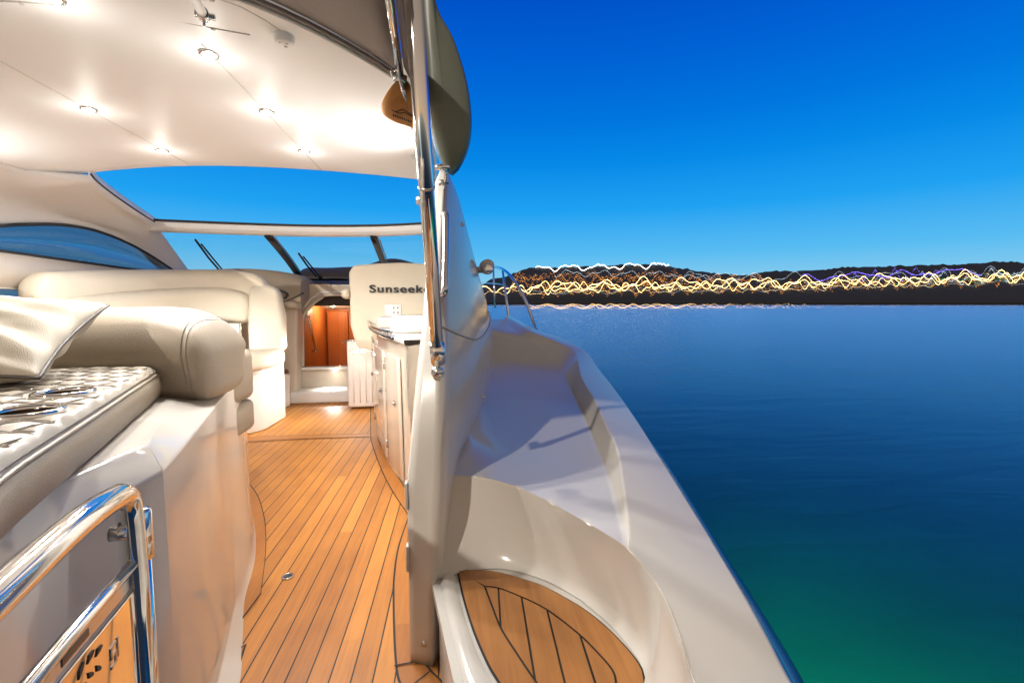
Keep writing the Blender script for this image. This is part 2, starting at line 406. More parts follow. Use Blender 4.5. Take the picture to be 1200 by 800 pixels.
for c in CH:
    ch = mk('cup_holder', *lathe([(.045, -.075), (.0455, .002), (.047, .006), (.051, .008), (.057, .006), (.0585, .001), (.057, -.004)], c, n=40)[0:2], M['chrome'], pad)
    me = ch.data
    v, f = lathe([(.0, 0), (.045, -.0755), (.0449, -.078)], c, n=40)
    ln = mk('liner', *lathe([(.0448, -.074), (.0452, .001)], c, n=40), simple('cup_liner', (.16, .12, .09), .3, metal=1), ch)
    bm = bmesh.new(); bm.from_mesh(ln.data); bmesh.ops.delete(bm, geom=[q for q in bm.faces if len(q.verts) > 8], context='FACES_ONLY'); bm.to_mesh(ln.data); bm.free()
    mk('cup_bottom', *lathe([(.045, -.074), (.0448, -.0755), (.01, -.0755)], c, n=30), M['chromeb'], ch)
    ch.data.polygons[len(ch.data.polygons) - 2].use_smooth = False
    # the lathe caps the rim: drop the top cap
    bm = bmesh.new(); bm.from_mesh(me); caps = [q for q in bm.faces if len(q.verts) > 8]; bmesh.ops.delete(bm, geom=caps, context='FACES_ONLY'); bm.to_mesh(me); bm.free()
    for k in range(6):
        an = k * math.pi / 3 + .4; p = c + Vector((.0545 * math.cos(an), .0545 * math.sin(an), .0135))
        mk('screw', *lathe([(.0035, 0), (.0033, .0015), (.0005, .002)], p, n=10), M['chromeb'], ch)

# ---- bolster at the head of the sun pad
bol = thing('bolster', 'thick beige leather bolster roll behind the quilted sun pad', 'bolster', (-1.6, 1.9, zt))
def dsec(x, s, yoff=0, top=1.232, n=44):
    if x > -.95: top = 1.06 + .172 * math.sqrt(max(.04, 1 - ((x + .95) / .185) ** 2))
    yc, zc = 1.90 + yoff, 1.06; out = []
    for k in range(n):
        a = 2 * math.pi * k / n; c, si = math.cos(a), math.sin(a)
        ex = .62 if si > 0 else .5
        yy = math.copysign(abs(c) ** ex, c) * (.20 if si > 0 else .175)
        zz = math.copysign(abs(si) ** (.8 if si > 0 else .45), si) * ((top - zc) if si > 0 else .155)
        out.append(Vector((x, yc + yy * s, zc + zz * (s if si > 0 else min(1, s * 1.05)))))
    return out
rows = []
xs = [(-.772, .03), (-.772, .35), (-.774, .62), (-.778, .78), (-.787, .88), (-.802, .945), (-.825, .975), (-.832, .968), (-.838, .966), (-.846, .976), (-.87, .985), (-.91, .992), (-.95, .997), (-1.0, 1), (-1.1, 1), (-1.4, 1.0), (-1.8, 1.0), (-2.3, 1.0), (-2.9, 1.0)]
for x, s in xs:
    r_ = dsec(x, s, yoff=(.02 if x > -.8 else 0) - .10 * max(0, (-x - .8) / 2.1) * 0)
    rows.append([p + Vector((0, 0, noise.noise(p * 7) * .003)) for p in r_])
v, f = grid(rows, True); mk('roll', v, f + [tuple(range(44))], M['leather'], bol, subsurf=1)
for x in (-.829, -.843):
    P = [p + (p - Vector((p.x, 1.9, 1.06))).normalized() * .0012 for p in dsec(x, .972)]; P.append(P[0])
    mk('seam', *tube(P, .0011, n=5, caps=False), M['stitch'], bol)
rb = MB(); rb.box(-1.02, -.865, 2.0, 2.4, .80, 1.04); rb.build('lower_cushion', M['leather'], bol, bevel=.045, seg=5)
rb = MB(); rb.box(-1.0, -.872, 2.02, 2.4, .655, .80); rb.build('lower_panel', M['leather'], bol, bevel=.03, seg=4)

# ---- pillow
pil = thing('throw_pillow', 'plump cream throw pillow with dark piping leaning on the bolster', 'pillow', (-1.3, 1.4, pz))
TR = Vector((-1.15, 1.70, 1.245)); TR = Yp(127, 358, 1.66); BR = Yp(46, 443, 1.28); TL = TR + Vector((-.62, .03, .0)); BL = BR + Vector((-.62, .0, .0))
BRz = pz + .012; BR.z = max(BR.z, BRz); BL.z = BR.z
def pil_pt(u, w, side_):
    p = BL.lerp(BR, u).lerp(TL.lerp(TR, u), w)
    nrm = ((BR - BL).cross(TL - BL)).normalized()
    if nrm.y > 0: nrm = -nrm
    cu, cw = 2 * u - 1, 2 * w - 1
    pin = .05 * (1 - abs(cu) ** 2) * 0
    th = ((1 - cu ** 2) * (1 - cw ** 2)) ** .42
    # sides pull in between the corners
    p = p + (BL - BR) * (.035 * (1 - cw * cw) * cu) + (BL - TL) * (.06 * (1 - cu * cu) * cw)
    wr = .015 * math.sin(w * 24 + 3.2 * noise.noise(Vector((u * 2.2, w * 2, 0))) + u * 3) * th * (.35 + .65 * abs(cu)) + .006 * noise.noise(Vector((u * 6, w * 15, 2))) * th
    return p + nrm * ((.085 * th + wr) * side_)
mbp = MB(); n_ = 60
for s_ in (1, -1):
    v, f = grid([[pil_pt(i / n_, j / n_, s_) for j in range(n_ + 1)] for i in range(n_ + 1)]); mbp.add(v, f)
mbp.build('cover', M['pillow'], pil, weld=True)
loop = [pil_pt(1, j / 30, 0) for j in range(31)]
mk('piping', *tube([pil_pt(j / 30, 0, 0) for j in range(30)] + loop + [pil_pt(1 - j / 30, 1, 0) for j in range(1, 31)], .0045, n=8), M['piping'], pil)

# ---- boarding gate, swung open against the sun pad base
gate = thing('boarding_gate', 'chrome tube boarding gate with polished plate, standing open beside the cream base', 'gate', (-.47, .78, 0))
g0 = Yp(150, 578, .74); gx = (Yp(0, 676, .45) - g0); gd = Vector((gx.x, gx.y, 0)).normalized()
def G(s, z): return Vector((g0.x, g0.y, 0)) + gd * s + Vector((0, 0, z))
zr = g0.z + .012
mk('top_rail', *tube([G(-.006, .42), G(-.006, .70), G(-.006, .86), G(.0, zr - .035), G(.018, zr - .008), G(.05, zr), G(.16, zr + .012), G(.34, zr + .014), G(.62, zr + .01), G(.9, zr)], .0165, n=20, smooth_n=90), M['chrome'], gate)
mk('middle_rail', *tube([G(.0, .872), G(.24, .896), G(.5, .905), G(.9, .90)], .0085, n=14, smooth_n=10), M['chrome'], gate)
pv, pf = prism([G(.016, .838), G(.22, .864), G(.5, .875), G(.85, .87), G(.85, .3), G(.016, .3)], Vector((gd.y, -gd.x, 0)) * -.004)
plate = mk('plate', pv, pf, M['plate'], gate, smooth=False, bevel=.001)
nrm_g = Vector((gd.y, -gd.x, 0)); nrm_g = nrm_g if nrm_g.x > 0 else -nrm_g
def leaf(mb, c, ang, l, w):
    d = gd * math.cos(ang) + Vector((0, 0, 1)) * math.sin(ang); s = -gd * math.sin(ang) + Vector((0, 0, 1)) * math.cos(ang)
    P = [c, c + d * l * .35 + s * w, c + d * l * .9 + s * w * .55, c + d * l, c + d * l * .6 - s * w * .25]
    P = [p + nrm_g * .0052 for p in P]; mb.add(*prism(P, -nrm_g * .0015))
em = MB()
stem = cr([G(.215, .800), G(.200, .832), G(.168, .838), G(.128, .822)], 6)
for k, c in enumerate(stem[:-1]):
    t = math.atan2((stem[k + 1] - c).z, (stem[k + 1] - c).dot(gd))
    leaf(em, c + Vector((0, 0, .003)), t - .5, .019, -.0062); leaf(em, c - Vector((0, 0, .007)), t + .35, .017, .0055)
em.build('emblem', M['black'], plate, smooth=False)
em = MB()   # numerals beside the leaves
for dx, dz, w_, h_ in ((.082, .790, .004, .026), (.090, .812, .018, .004), (.090, .800, .018, .004), (.090, .788, .018, .004), (.104, .800, .004, .014), (.090, .788, .004, .014)):
    P = [G(dx, dz), G(dx + w_, dz), G(dx + w_, dz + h_), G(dx, dz + h_)]; em.add(*prism([p + nrm_g * .0052 for p in P], -nrm_g * .0015))
em.build('numerals', M['chromeb'], plate, smooth=False)
P = [G(.147, .862), G(.216, .870), G(.216, .882), G(.147, .874)]
mk('slot', *prism([p + nrm_g * .001 for p in P], -nrm_g * .006), M['blackg'], gate, smooth=False, bevel=.003)
v, f = prism([G(.005, .865), G(.24, .888), G(.8, .895), G(.8, .874), G(.5, .880), G(.22, .868), G(.005, .842)], -nrm_g * .005); mk('panel_strip', v, f, M['chromeb'], gate, smooth=False)
hp = G(-.036, 0)
mk('hinge_post', *tube([hp + Vector((0, 0, .40)), hp + Vector((0, 0, .90))], .0125, n=18), M['chrome'], gate)
mk('hinge_cap', *lathe([(.0135, -.045), (.0165, -.043), (.0165, .030), (.014, .034), (.002, .035)], hp + Vector((0, 0, .905)), n=20), M['chrome'], gate)
mk('hinge_link', *tube([G(-.006, .86), hp + Vector((0, 0, .86))], .009), M['chrome'], gate)
bq = G(.012, .925); mk('wall_bracket', *tube([bq, bq - nrm_g * .02], .010), M['chromeb'], gate)
mk('latch', *tube([G(.0, .70), G(.0, .58)], .010, n=12, rad=lambda t: .006 + .006 * math.sin(math.pi * t)), M['chrome'], gate)
mk('latch_chain', *tube([G(.0, .58), G(.004, .5), G(.0, .44)], .003, n=8), M['chromeb'], gate)

# ================================================================= HARDTOP
def cz(x): return 2.16 - .055 * ((x + 1.25) / 1.25) ** 2
def aft_y(x):
    # rounded aft corners
    e = max(0, (x + .95) / .80); return 1.50 + .50 * e ** 2.2
def sun_y(x): e = (x + 1.2) / 1.1; return 3.52 + .16 * e * e * (1 if x < -1.2 else .0) + .02
ce = MB()
nx, ny = 60, 30
rows = []
for i in range(nx + 1):
    x = -2.62 + (2.62 - .13) * i / nx
    rows.append([Vector((x, aft_y(x) + (sun_y(x) - aft_y(x)) * j / ny, cz(x))) for j in range(ny + 1)])
v, f = grid(rows); ce.add(v, f)
v, f = grid([[p + Vector((0, 0, .10)) for p in r] for r in rows]); ce.add(v, f)
def skirt(mb, line, up=.10):
    v, f = grid([line, [p + Vector((0, 0, up)) for p in line]]); mb.add(v, f)
skirt(ce, [r[0] for r in rows]); skirt(ce, [r[-1] for r in rows]); skirt(ce, rows[-1]); skirt(ce, rows[0])
ceil = ce.build('ceiling', M['ceil'], bevel=.008, seg=3, weld=True); tag(ceil, kind='structure')
# trims, seams
al = [Vector((p.x, p.y, p.z)) for p in [r[0] for r in rows]]
v, f = tube([p + Vector((0, -.004, -.004)) for p in al], .009, n=10); mk('edge_trim', v, f, M['ceil'], ceil)
v, f = tube([p + Vector((.0, -.022, .006)) for p in al], .008, n=10); mk('edge_rubber', v, f, M['canvas'], ceil)
def seam(pts, r=.0022):
    P = [Vector((x, y, cz(x) - .0002)) for x, y in pts]; P = cr(P, 30) if len(P) > 2 else [P[0].lerp(P[1], k / 10) for k in range(11)]
    mk('panel_seam', *tube(P, r, n=6), M['grey'], ceil)
seam([(-2.6, 1.78), (-1.2, 1.74), (-.62, 1.80)]); seam([(-1.63, 1.6), (-1.62, 3.5)]); seam([(-.815, 1.9), (-.79, 3.5)])
seam([(-2.6, 1.56), (-1.0, 1.56), (-.62, 1.62), (-.50, 1.76)], .0018)
for x, y in ((-.73, 1.79), (-1.25, 1.745), (-.66, 1.62)):
    mk('seam_clip', *lathe([(.008, 0), (.007, -.004), (.001, -.005)], (x, y, cz(x)), n=10), M['grey'], ceil)

# starboard roof edge outboard of the liner
mb = MB(); ys = [2.0, 2.4, 3.0, 3.6, 4.2, 4.9]
rows = [[Vector((-.13, y, 2.10)), Vector((-.08, y, 2.09)), Vector((-.03, y, 2.10)), Vector((.0, y, 2.14)), Vector((-.06, y, 2.20)), Vector((-.13, y, 2.205))] for y in ys]
rows[-1] = [p + Vector((0, 0, -.08)) for p in rows[-1]]
v, f = grid(rows, True); mb.add(v, f + [tuple(range(6)), tuple(range(len(v) - 6, len(v)))])
o = mb.build('roof_edge', M['white'], bevel=.006); tag(o, kind='structure')

# port side: roof flank, wall, windows
def wtop(y): # top arc of the port side window
    pts = [(2.3, 1.30), (2.9, 1.52), (3.73, 1.77), (4.43, 1.885), (4.9, 1.86), (5.4, 1.76), (5.94, 1.59), (6.5, 1.40)]
    for (a, za), (b, zb) in zip(pts, pts[1:]):
        if y <= b: t = (y - a) / (b - a); t = t; return za + (zb - za) * t
    return 1.4
def smooth_w(y): return sum(wtop(y + d) for d in (-.25, -.12, 0, .12, .25)) / 5
def wbot(y): return 1.595 - .02 * (y - 3.7)
def lip(y): # inner edge of roof flank (liner edge, then sunroof edge)
    if y < 3.66: return Vector((-2.62, y, cz(-2.62)))
    t = (y - 3.66) / 1.6
    if t <= 1: return Vector((-2.30 - .45 * t ** .8, y, 2.085 - .085 * t))
    t2 = (y - 5.26) / 1.2; return Vector((-2.75 - .28 * t2, y, 2.0 - .42 * t2))
PX = -2.95
YS = [.9 + (6.45 - .9) * i / 60 for i in range(61)]
rows = []
for y in YS:
    a = lip(y); wt = min(max(smooth_w(y), wbot(y)), a.z - .03); b = Vector((PX, y, wt))
    m1 = Vector((a.x - .10, y, a.z - .015)); m2 = Vector((PX + .10, y, max(wt + .02, a.z - .10) if a.z - wt > .15 else (a.z + wt) / 2)); m3 = Vector((PX + .02, y, wt + (a.z - wt) * .35))
    if a.x < -2.7: m1 = a.lerp(b, .3); m2 = a.lerp(b, .55); m3 = a.lerp(b, .8)
    elif a.x - .10 < PX + .12: m1.x = (a.x + PX + .1) / 2
    rows.append(cr([a, m1, m2, m3, b], 14))
v, f = grid(rows); o = mk('roof_flank', v, f, M['side'], solid=.03); tag(o, kind='structure')
# sunroof side rail
P = [lip(y) for y in YS if y > 3.66 and y <= 5.3]
mb = MB(); v, f = grid([[p for p in P], [p + Vector((.0, 0, .07)) for p in P]]); mb.add(v, f)
mb.build('sunroof_edge', M['ceil'], o, solid=.012)
mk('sunroof_gasket', *tube([p + Vector((.008, 0, .02)) for p in P], .007, n=8), M['black'], o)
# lower wall
def lwtop(y): return 1.345 - .03 * (y - 3.7)
def lwbot(y): return 1.22 + .10 * max(0, (y - 3.3)) ** 1.2 * .6
rows = [[Vector((PX, y, wbot(y))), Vector((PX, y, (wbot(y) + lwtop(y)) / 2)), Vector((PX, y, max(lwtop(y), lwbot(y)) if y < 4.45 else lwtop(y)))] for y in YS]
wall = mk('wall_port', *grid(rows), M['cream'], solid=.04); tag(wall, kind='structure')
rows = [[Vector((PX, y, min(lwbot(y), lwtop(y)))), Vector((PX, y, .5)), Vector((PX, y, -.1))] for y in YS]
mk('wall_lower', *grid(rows), M['cream'], wall, solid=.04)
win = thing('side_window', 'long crescent shaped tinted side window with black edge above cream wall', 'window', (PX, 4.4, 1.6))
ysw = [y for y in YS if smooth_w(y) > wbot(y) + .004]
mk('pane', *grid([[Vector((PX - .005, y, smooth_w(y))) for y in ysw], [Vector((PX - .005, y, wbot(y))) for y in ysw]]), M['sideglass'], win, solid=.006)
mk('frame', *tube([Vector((PX + .018, y, smooth_w(y) - .004)) for y in ysw] , .012, n=8), M['black'], win)
mk('frame', *tube([Vector((PX + .018, y, wbot(y) + .002)) for y in ysw], .011, n=8), M['black'], win)
win2 = thing('side_window', 'low dark slot window at left edge below the cream wall', 'window', (PX, 3.8, 1.25))
ysw = [y for y in YS if y < 4.5 and lwtop(y) > lwbot(y)]
mk('pane', *grid([[Vector((PX - .005, y, lwtop(y))) for y in ysw], [Vector((PX - .005, y, lwbot(y))) for y in ysw]]), M['sideglass'], win2, solid=.006)
mk('frame', *tube([Vector((PX + .018, y, lwtop(y))) for y in ysw], .007, n=8), M['grey'], win2)

# starboard cabin side, outboard of the helm
rows = []
for y, xb in ((2.95, .22), (3.4, .30), (4.0, .34), (5.0, .40), (6.0, .44), (6.9, .46)):
    k_ = max(0, (y - 4.6) / 2.3); zt_s = 2.12 - .55 * k_ ** 1.3
    rows.append([Vector((xb + .03, y, .5)), Vector((xb + .02, y, .9)), Vector((xb, y, 1.2)), Vector((xb - .07, y, min(1.55, zt_s - .1))), Vector((xb - .22, y, min(1.9, zt_s - .04))), Vector((xb - .36, y, zt_s))])
stb = mk('wall_starboard', *grid(rows), M['side'], solid=.04); tag(stb, kind='structure')
fcv = thing('foredeck_cover', 'dark humped cover on the foredeck seen through the windscreen', 'cover', (-1.2, 8.4, 1.4))
rows = []
for i in range(33):
    x = -2.45 + 2.75 * i / 32; row = []
    for j in range(17):
        t = j / 16; y = 7.75 + 1.6 * t
        e = min(1, max(0, (x + 2.45) / .28)) ** .5 * min(1, max(0, (.30 - x) / .3)) ** .5
        hgt = 1.30 + .52 * e * math.sin(math.pi * (.12 + .80 * t)) ** .5 + .02 * noise.noise(Vector((x * 3, y * 3, 0)))
        hgt += .17 * math.exp(-((x + .75) / .45) ** 2) * math.sin(math.pi * t)
        row.append(Vector((x, y, hgt)))
    rows.append(row)
mk('cover', *grid(rows), M['dash'], fcv, solid=.01)

# ---- windscreen
ws = thing('windscreen', 'raked windscreen under a curved cream header, split by two dark mullions', 'windscreen', (-1.3, 5.8, 1.6))
top_l = cr([(-2.98, 5.15, 1.930), (-2.3, 5.33, 1.940), (-1.4, 5.40, 1.940), (-.6, 5.30, 1.945), (.15, 4.95, 1.945)], 40)
top_h = [p + Vector((0, -.05, .105)) for p in top_l]
def zt_(px, a, b): return a
base_l = cr([(-3.20, 6.35, 1.53), (-2.6, 6.95, 1.53), (-1.87, 7.2, 1.52), (-.7, 7.15, 1.52), (.3, 6.6, 1.52)], 40)
rows = []
for p, q in zip(top_l, top_h):
    rows.append([p + Vector((0, .0, 0)), p + Vector((0, -.035, .012)), p + Vector((0, -.055, .045)), q, q + Vector((0, .09, .004)), p + Vector((0, .06, .01))])
v, f = grid(rows, True); mk('header', v, f + [tuple(range(6)), tuple(range(len(v) - 6, len(v)))], M['ceil'], ws, bevel=.004)
mk('header_gasket', *tube([q + Vector((0, -.004, .004)) for q in top_h], .011, n=8), M['black'], ws)
def pane(i0, i1):
    rows = [[a.lerp(b, t / 8) + Vector((0, -.0, .03 * math.sin(math.pi * t / 8))) for t in range(9)] for a, b in zip(top_l[i0:i1 + 1], base_l[i0:i1 + 1])]
    mk('pane', *grid(rows), M['windglass'], ws, solid=.006)
def nearest(px):
    return min(range(40), key=lambda k: abs(top_l[k].x - px))
i1, i2 = nearest(-1.80), nearest(-.70)
pane(0, i1); pane(i1, i2); pane(i2, 39)
for a, b, w_ in ((top_l[i1], Vector((-1.88, 7.15, 1.50)), .036), (top_l[i2], Vector((-.70, 7.1, 1.50)), .036)):
    P = [a.lerp(b, t / 8) + Vector((0, -.02, .03 * math.sin(math.pi * t / 8))) for t in range(9)]
    mb = MB(); v, f = grid([[p + Vector((-w_, 0, 0)) for p in P], [p + Vector((w_, 0, 0)) for p in P]]); mb.add(v, f); mb.build('mullion', M['blackg'], ws, solid=.03, bevel=.005)
    mk('mullion_trim', *tube([p + Vector((w_ + .012, -.005, .01)) for p in P], .008, n=8), M['chromeb'], ws)
P = [top_l[0].lerp(base_l[0], t / 8) for t in range(9)]; mb = MB(); v, f = grid([[p + Vector((-.02, 0, 0)) for p in P], [p + Vector((.05, 0, 0)) for p in P]]); mb.add(v, f); mb.build('side_pillar', M['side'], ws, solid=.04, bevel=.006)

def wiper(p0, p1, label):
    w = thing('wiper', label, 'wiper', p1, group='windscreen wipers')
    d = (p1 - p0); s = Vector((.05, 0, -.01))
    mk('arm', *tube([p0.lerp(p1, .1) + s * .6, p0.lerp(p1, .5) + s * .75, p1 + s], .010, n=8), M['black'], w)
    mk('blade', *tube([p0, p0.lerp(p1, .5) + Vector((-.012, 0, 0)), p1], .012, n=8), M['black'], w)
    mk('pivot', *lathe([(.03, -.03), (.03, .02), (.015, .035), (.002, .036)], p1 + s, n=14), M['black'], w)
wiper(Yp(229, 281, 5.75), Yp(259, 319, 6.9), 'black twin arm wiper beside the left windscreen pillar')
wiper(Yp(350, 297, 6.1), Yp(371, 324, 7.1), 'short black wiper right of the first dark mullion')

# ---- dashboard and covered console
mb = MB(); prof = [(6.62, 1.37), (6.66, 1.47), (6.95, 1.545), (7.4, 1.56), (8.2, 1.50), (8.2, 1.2), (6.62, 1.2)]
v, f = grid([[Vector((x, y, z)) for y, z in prof] for x in (-2.0, -1.6, -1.0, .2)], True)
mb.add(v, f + [tuple(range(7)), tuple(range(len(v) - 7, len(v)))])
das = thing('dashboard', 'dark brown dashboard top spreading below the windscreen', 'dashboard', (-1, 7, 1.2))
mb.build('top', M['dash'], das, bevel=.02)
mb = MB()
rows = [[Vector((-.65 + .62 * math.cos(a) * s_, 7.05 + .2 * k, 1.50 + .17 * math.sin(a) * s_)) for a in [math.pi * t / 14 for t in range(15)]] for k, s_ in enumerate((.93, 1, 1, .8))]
v, f = grid(rows); mb.add(v, f); mb.add(rows[0], [tuple(range(15))]); mb.build('instrument_hood', M['dash'], das)
for k in range(3):
    mk('glass_edge', *tube([(-1.25 + .12 * k, 6.9, 1.56), (-1.0 + .12 * k, 6.7, 1.50)], .004, n=6), M['chromeb'], das)

con = thing('covered_console', 'taupe fitted cover over the console left of the cabin door', 'cover', (-2.3, 6.4, .9))
rows = []
for k in range(17):
    x = -3.05 + 1.40 * k / 16; t = (x + 2.35) / .75; hh = 1.655 - .055 * max(0, t) ** 2 * 2.0 - .10 * max(0, -t) ** 2
    if k == 16: hh -= .03
    rows.append(cr([(x, 6.12 - .03 * t, 1.18), (x, 6.08, hh - .16), (x, 6.14, hh - .035), (x, 6.25, hh), (x, 6.7, hh + .0), (x, 6.95, hh - .10)], 16))
v, f = grid(rows); mb = MB().add(v, f); mb.add(rows[-1], [tuple(range(16))]); mb.build('cover', M['cover'], con)
mk('binding', *tube([Vector((-1.60, 6.04, 1.36)), Vector((-1.75, 6.0, 1.28)), Vector((-1.93, 5.98, 1.22))], .009, n=8, smooth_n=10), M['black'], con)
mk('strap', *tube([Yp(322, 340, 5.95), Yp(330, 341, 5.92), Yp(337, 345, 5.95), Yp(334, 350, 5.98)], .016, n=8, smooth_n=12), M['black'], con)
mk('body', *prism([(-3.1, 6.2, .0), (-1.78, 6.2, .0), (-1.72, 6.2, 1.2), (-1.72, 6.2, 1.30), (-3.1, 6.2, 1.3)], (0, .28, 0)), M['cream'], con, bevel=.03, seg=4)

# ---- forward bulkhead with the companionway
W_ = MB(); yb = 6.5
D = [(-1.76, .41), (-1.75, .95), (-1.70, 1.12), (-1.60, 1.24), (-1.50, 1.31), (-1.40, 1.345), (-.75, 1.345)]
left = [(-3.2, 0), (D[0][0], 0)] + D[:-1] + [(-1.40, 1.48), (-3.2, 1.48)]
W_.add(*prism([(x, yb, z) for x, z in left], (0, .08, 0)))
W_.box(-1.40, .3, yb, yb + .08, 1.345, 1.46); W_.box(-.75, .3, yb, yb + .08, 0, 1.345); W_.box(-1.76, -.75, yb, yb + .08, 0, .41)
bh = W_.build('bulkhead_wall', M['cream'], smooth=False); tag(bh, kind='structure')
door = thing('cabin_doorway', 'cream rimmed arched doorway down to the varnished wood cabin', 'doorway', (-1.25, yb, .4))
P = cr([(x, yb - .02, z) for x, z in D], 40)
mk('frame', *tube(P, .022, n=12), M['cream'], door)
P2 = cr([(x + (-.055), yb - .015, z + (.03 if z > 1.2 else 0)) for x, z in D], 40); mk('frame_rim', *tube(P2, .016, n=10), M['white'], door)
mb = MB(); mb.box(-1.84, -.7, yb - .08, yb + .06, .38, .415); mb.build('sill', M['white'], door, bevel=.008)
mk('track', *tube([(-1.80, yb - .045, .418), (-.72, yb - .045, .418)], .006, n=8), M['chromeb'], door)
st = MB(); st.box(-1.90, -.7, 6.13, 6.5, 0, .15); o = st.build('entry_step', M['white'], bevel=.03, seg=5); tag(o, 'white moulded step in front of the cabin doorway sill', 'step')
fr = thing('foot_rest', 'small curved white box with a brown top beside the cream seat base', 'foot rest', (-1.85, 6.0, 0))
v, f = lathe([(.13, 0), (.135, .05), (.135, .36), (.13, .40)], (-1.93, 6.03, 0), n=30); mk('box', v, f, M['white'], fr, bevel=.01)
v, f = lathe([(.125, .402), (.125, .425), (.11, .44), (.01, .443)], (-1.93, 6.03, 0), n=30); mk('top_pad', v, f, simple('brown_leather', (.14, .055, .03), .4), fr)
# cabin below
cab = MB(); cab.box(-1.93, -1.86, 6.58, 8.6, -.6, 1.45); cab.box(-1.93, -.2, 8.3, 8.38, -.6, 1.45); cab.box(-.28, -.2, 6.58, 8.3, -.6, 1.45)
cb = cab.build('cabin_wall', M['cherry'], smooth=False); tag(cb, kind='structure')
cb2 = MB().add(*prism([(-1.86, 6.58, 1.43), (-.28, 6.58, 1.43), (-.28, 8.3, 1.13), (-1.86, 8.3, 1.13)], (0, 0, .05))).build('cabin_ceiling', M['side'], smooth=False); tag(cb2, kind='structure')
cb3 = MB().box(-1.86, -.28, 6.58, 8.3, -.08, -.02).build('cabin_floor', M['teakm'], smooth=False); tag(cb3, kind='structure')
loc = thing('cabin_locker', 'varnished cherry locker with tall doors at the end of the cabin', 'locker', (-1.3, 8.2, 0))
for x0, x1 in ((-1.83, -1.50), (-1.49, -1.16), (-1.15, -1.10)):
    MB().box(x0, x1, 8.22, 8.298, .0, 1.10).build('door', M['cherry'], loc, bevel=.008, smooth=False)
nic = thing('cabin_shelf_unit', 'lighter open wood shelf unit right of the cherry locker', 'shelf', (-.9, 8.2, 0))
lw = teak('light_joinery', False, base=((.50, .21, .06), (.66, .34, .13)), gscale=.5)
for z in (.15, .42, .68, 1.0): MB().box(-1.06, -.5, 7.95, 8.298, z, z + .03).build('shelf', lw, nic, smooth=False)
MB().box(-1.09, -1.06, 7.95, 8.298, 0, 1.12).build('side', lw, nic, smooth=False)
MB().box(-1.05, -.5, 8.0, 8.2, .71, .90).build('drawer', lw, nic, smooth=False, bevel=.01)
hr = thing('cabin_handrail', 'slanting chrome handrail on the wood wall inside the cabin doorway', 'handrail', (-1.8, 6.9, .9))
a, b = Yp(361, 371, 6.65), Yp(370, 411, 6.95)
mk('bar', *tube([a, b], .013, n=12), M['chrome'], hr)
for q in (a, b): mk('bracket', *tube([q, q + Vector((-.05, .02, 0))], .016), M['chrome'], hr); mk('cap', *lathe([(.002, -.02), (.022, -.015), (.022, .015), (.002, .02)], q, n=14), M['chrome'], hr)
lp = Vector((-1.62, 7.7, 1.19))
cl = thing('cabin_lamp', 'tiny glowing ceiling lamp inside the wood cabin', 'lamp', lp)
mk('lens', *lathe([(.03, .02), (.03, 0), (.015, -.012), (.001, -.014)], lp, n=16), M['ledsmall'], cl); mk('ring', *lathe([(.042, .03), (.042, .012), (.031, .008)], lp, n=16), M['chromeb'], cl)
def lamp(kind, loc, energy, col, parent=None, size=.05, spot=None, blend=.6, rot=None):
    d = bpy.data.lights.new('lamp_light', kind); d.energy = energy; d.color = col
    if kind == 'AREA': d.size = size
    else: d.shadow_soft_size = size
    if spot: d.spot_size = math.radians(spot); d.spot_blend = blend
    o = link(bpy.data.objects.new('lamp_light', d)); o.location = Vector(loc) - (root_loc(parent) if parent else Vector()); o.parent = parent
    if rot: o.rotation_euler = rot
    return o
WARM = (1, .965, .92); WARM2 = (1, .70, .42)
lamp('POINT', lp + Vector((0, 0, -.05)), 14, WARM2, cl, .03)

# ---- curved settee
sof = thing('curved_settee', 'curved cream leather settee with quilted inset and glowing white base', 'sofa', (-2.2, 5.0, 0))
path = [(-2.80, 3.75), (-2.80, 4.3), (-2.76, 4.8), (-2.62, 5.15), (-2.35, 5.38), (-2.0, 5.45), (-1.78, 5.42)]
pts = cr([(x, y, 0) for x, y in path], 60)
def sweep(P, sec, endr=0):
    rows = []
    for i, p in enumerate(P):
        t = (P[min(i + 1, len(P) - 1)] - P[max(i - 1, 0)]).normalized(); n1 = Vector((t.y, -t.x, 0))  # towards the seat
        s = 1
        k = min(i, len(P) - 1 - i)
        if endr and k < endr: s = math.sqrt(max(.02, 1 - (1 - k / endr) ** 2))
        rows.append([p + n1 * (u * (.4 + .6 * s)) + Vector((0, 0, z if callable(z) is False else z(i))) for u, z in [(u, zc + (z - zc) * s) for u, z, zc in sec(i / (len(P) - 1))]])
    v, f = grid(rows, True); n = len(rows[0]); return v, f + [tuple(range(n))[::-1], tuple(range(len(v) - n, len(v)))]
def rsec(u0, u1, z0, z1, r, zoff=lambda t: 0, n=6):
    def g(t):
        o = []; c = [(u1 - r, z1 - r, 0), (u0 + r, z1 - r, 1), (u0 + r, z0 + r, 2), (u1 - r, z0 + r, 3)]
        for cx, czz, q in c:
            for k in range(n + 1):
                a = math.pi / 2 * (q + k / n); o.append((cx + r * math.cos(a), czz + r * math.sin(a) + zoff(t), (z0 + z1) / 2 + zoff(t)))
        return o
    return g
rise = lambda t: -.13 * (1 - min(1, t / .75)) ** 1.2 - .06 * max(0, (t - .85) / .15)
mk('backrest_roll', *sweep(pts, rsec(-.10, .10, 1.30, 1.585, .09, rise), 4), M['leatherL'], sof, subsurf=1)
mk('backrest_cushion', *sweep(pts[2:-3], rsec(-.02, .19, 1.05, 1.40, .085, rise), 4), M['leatherL'], sof, subsurf=1)
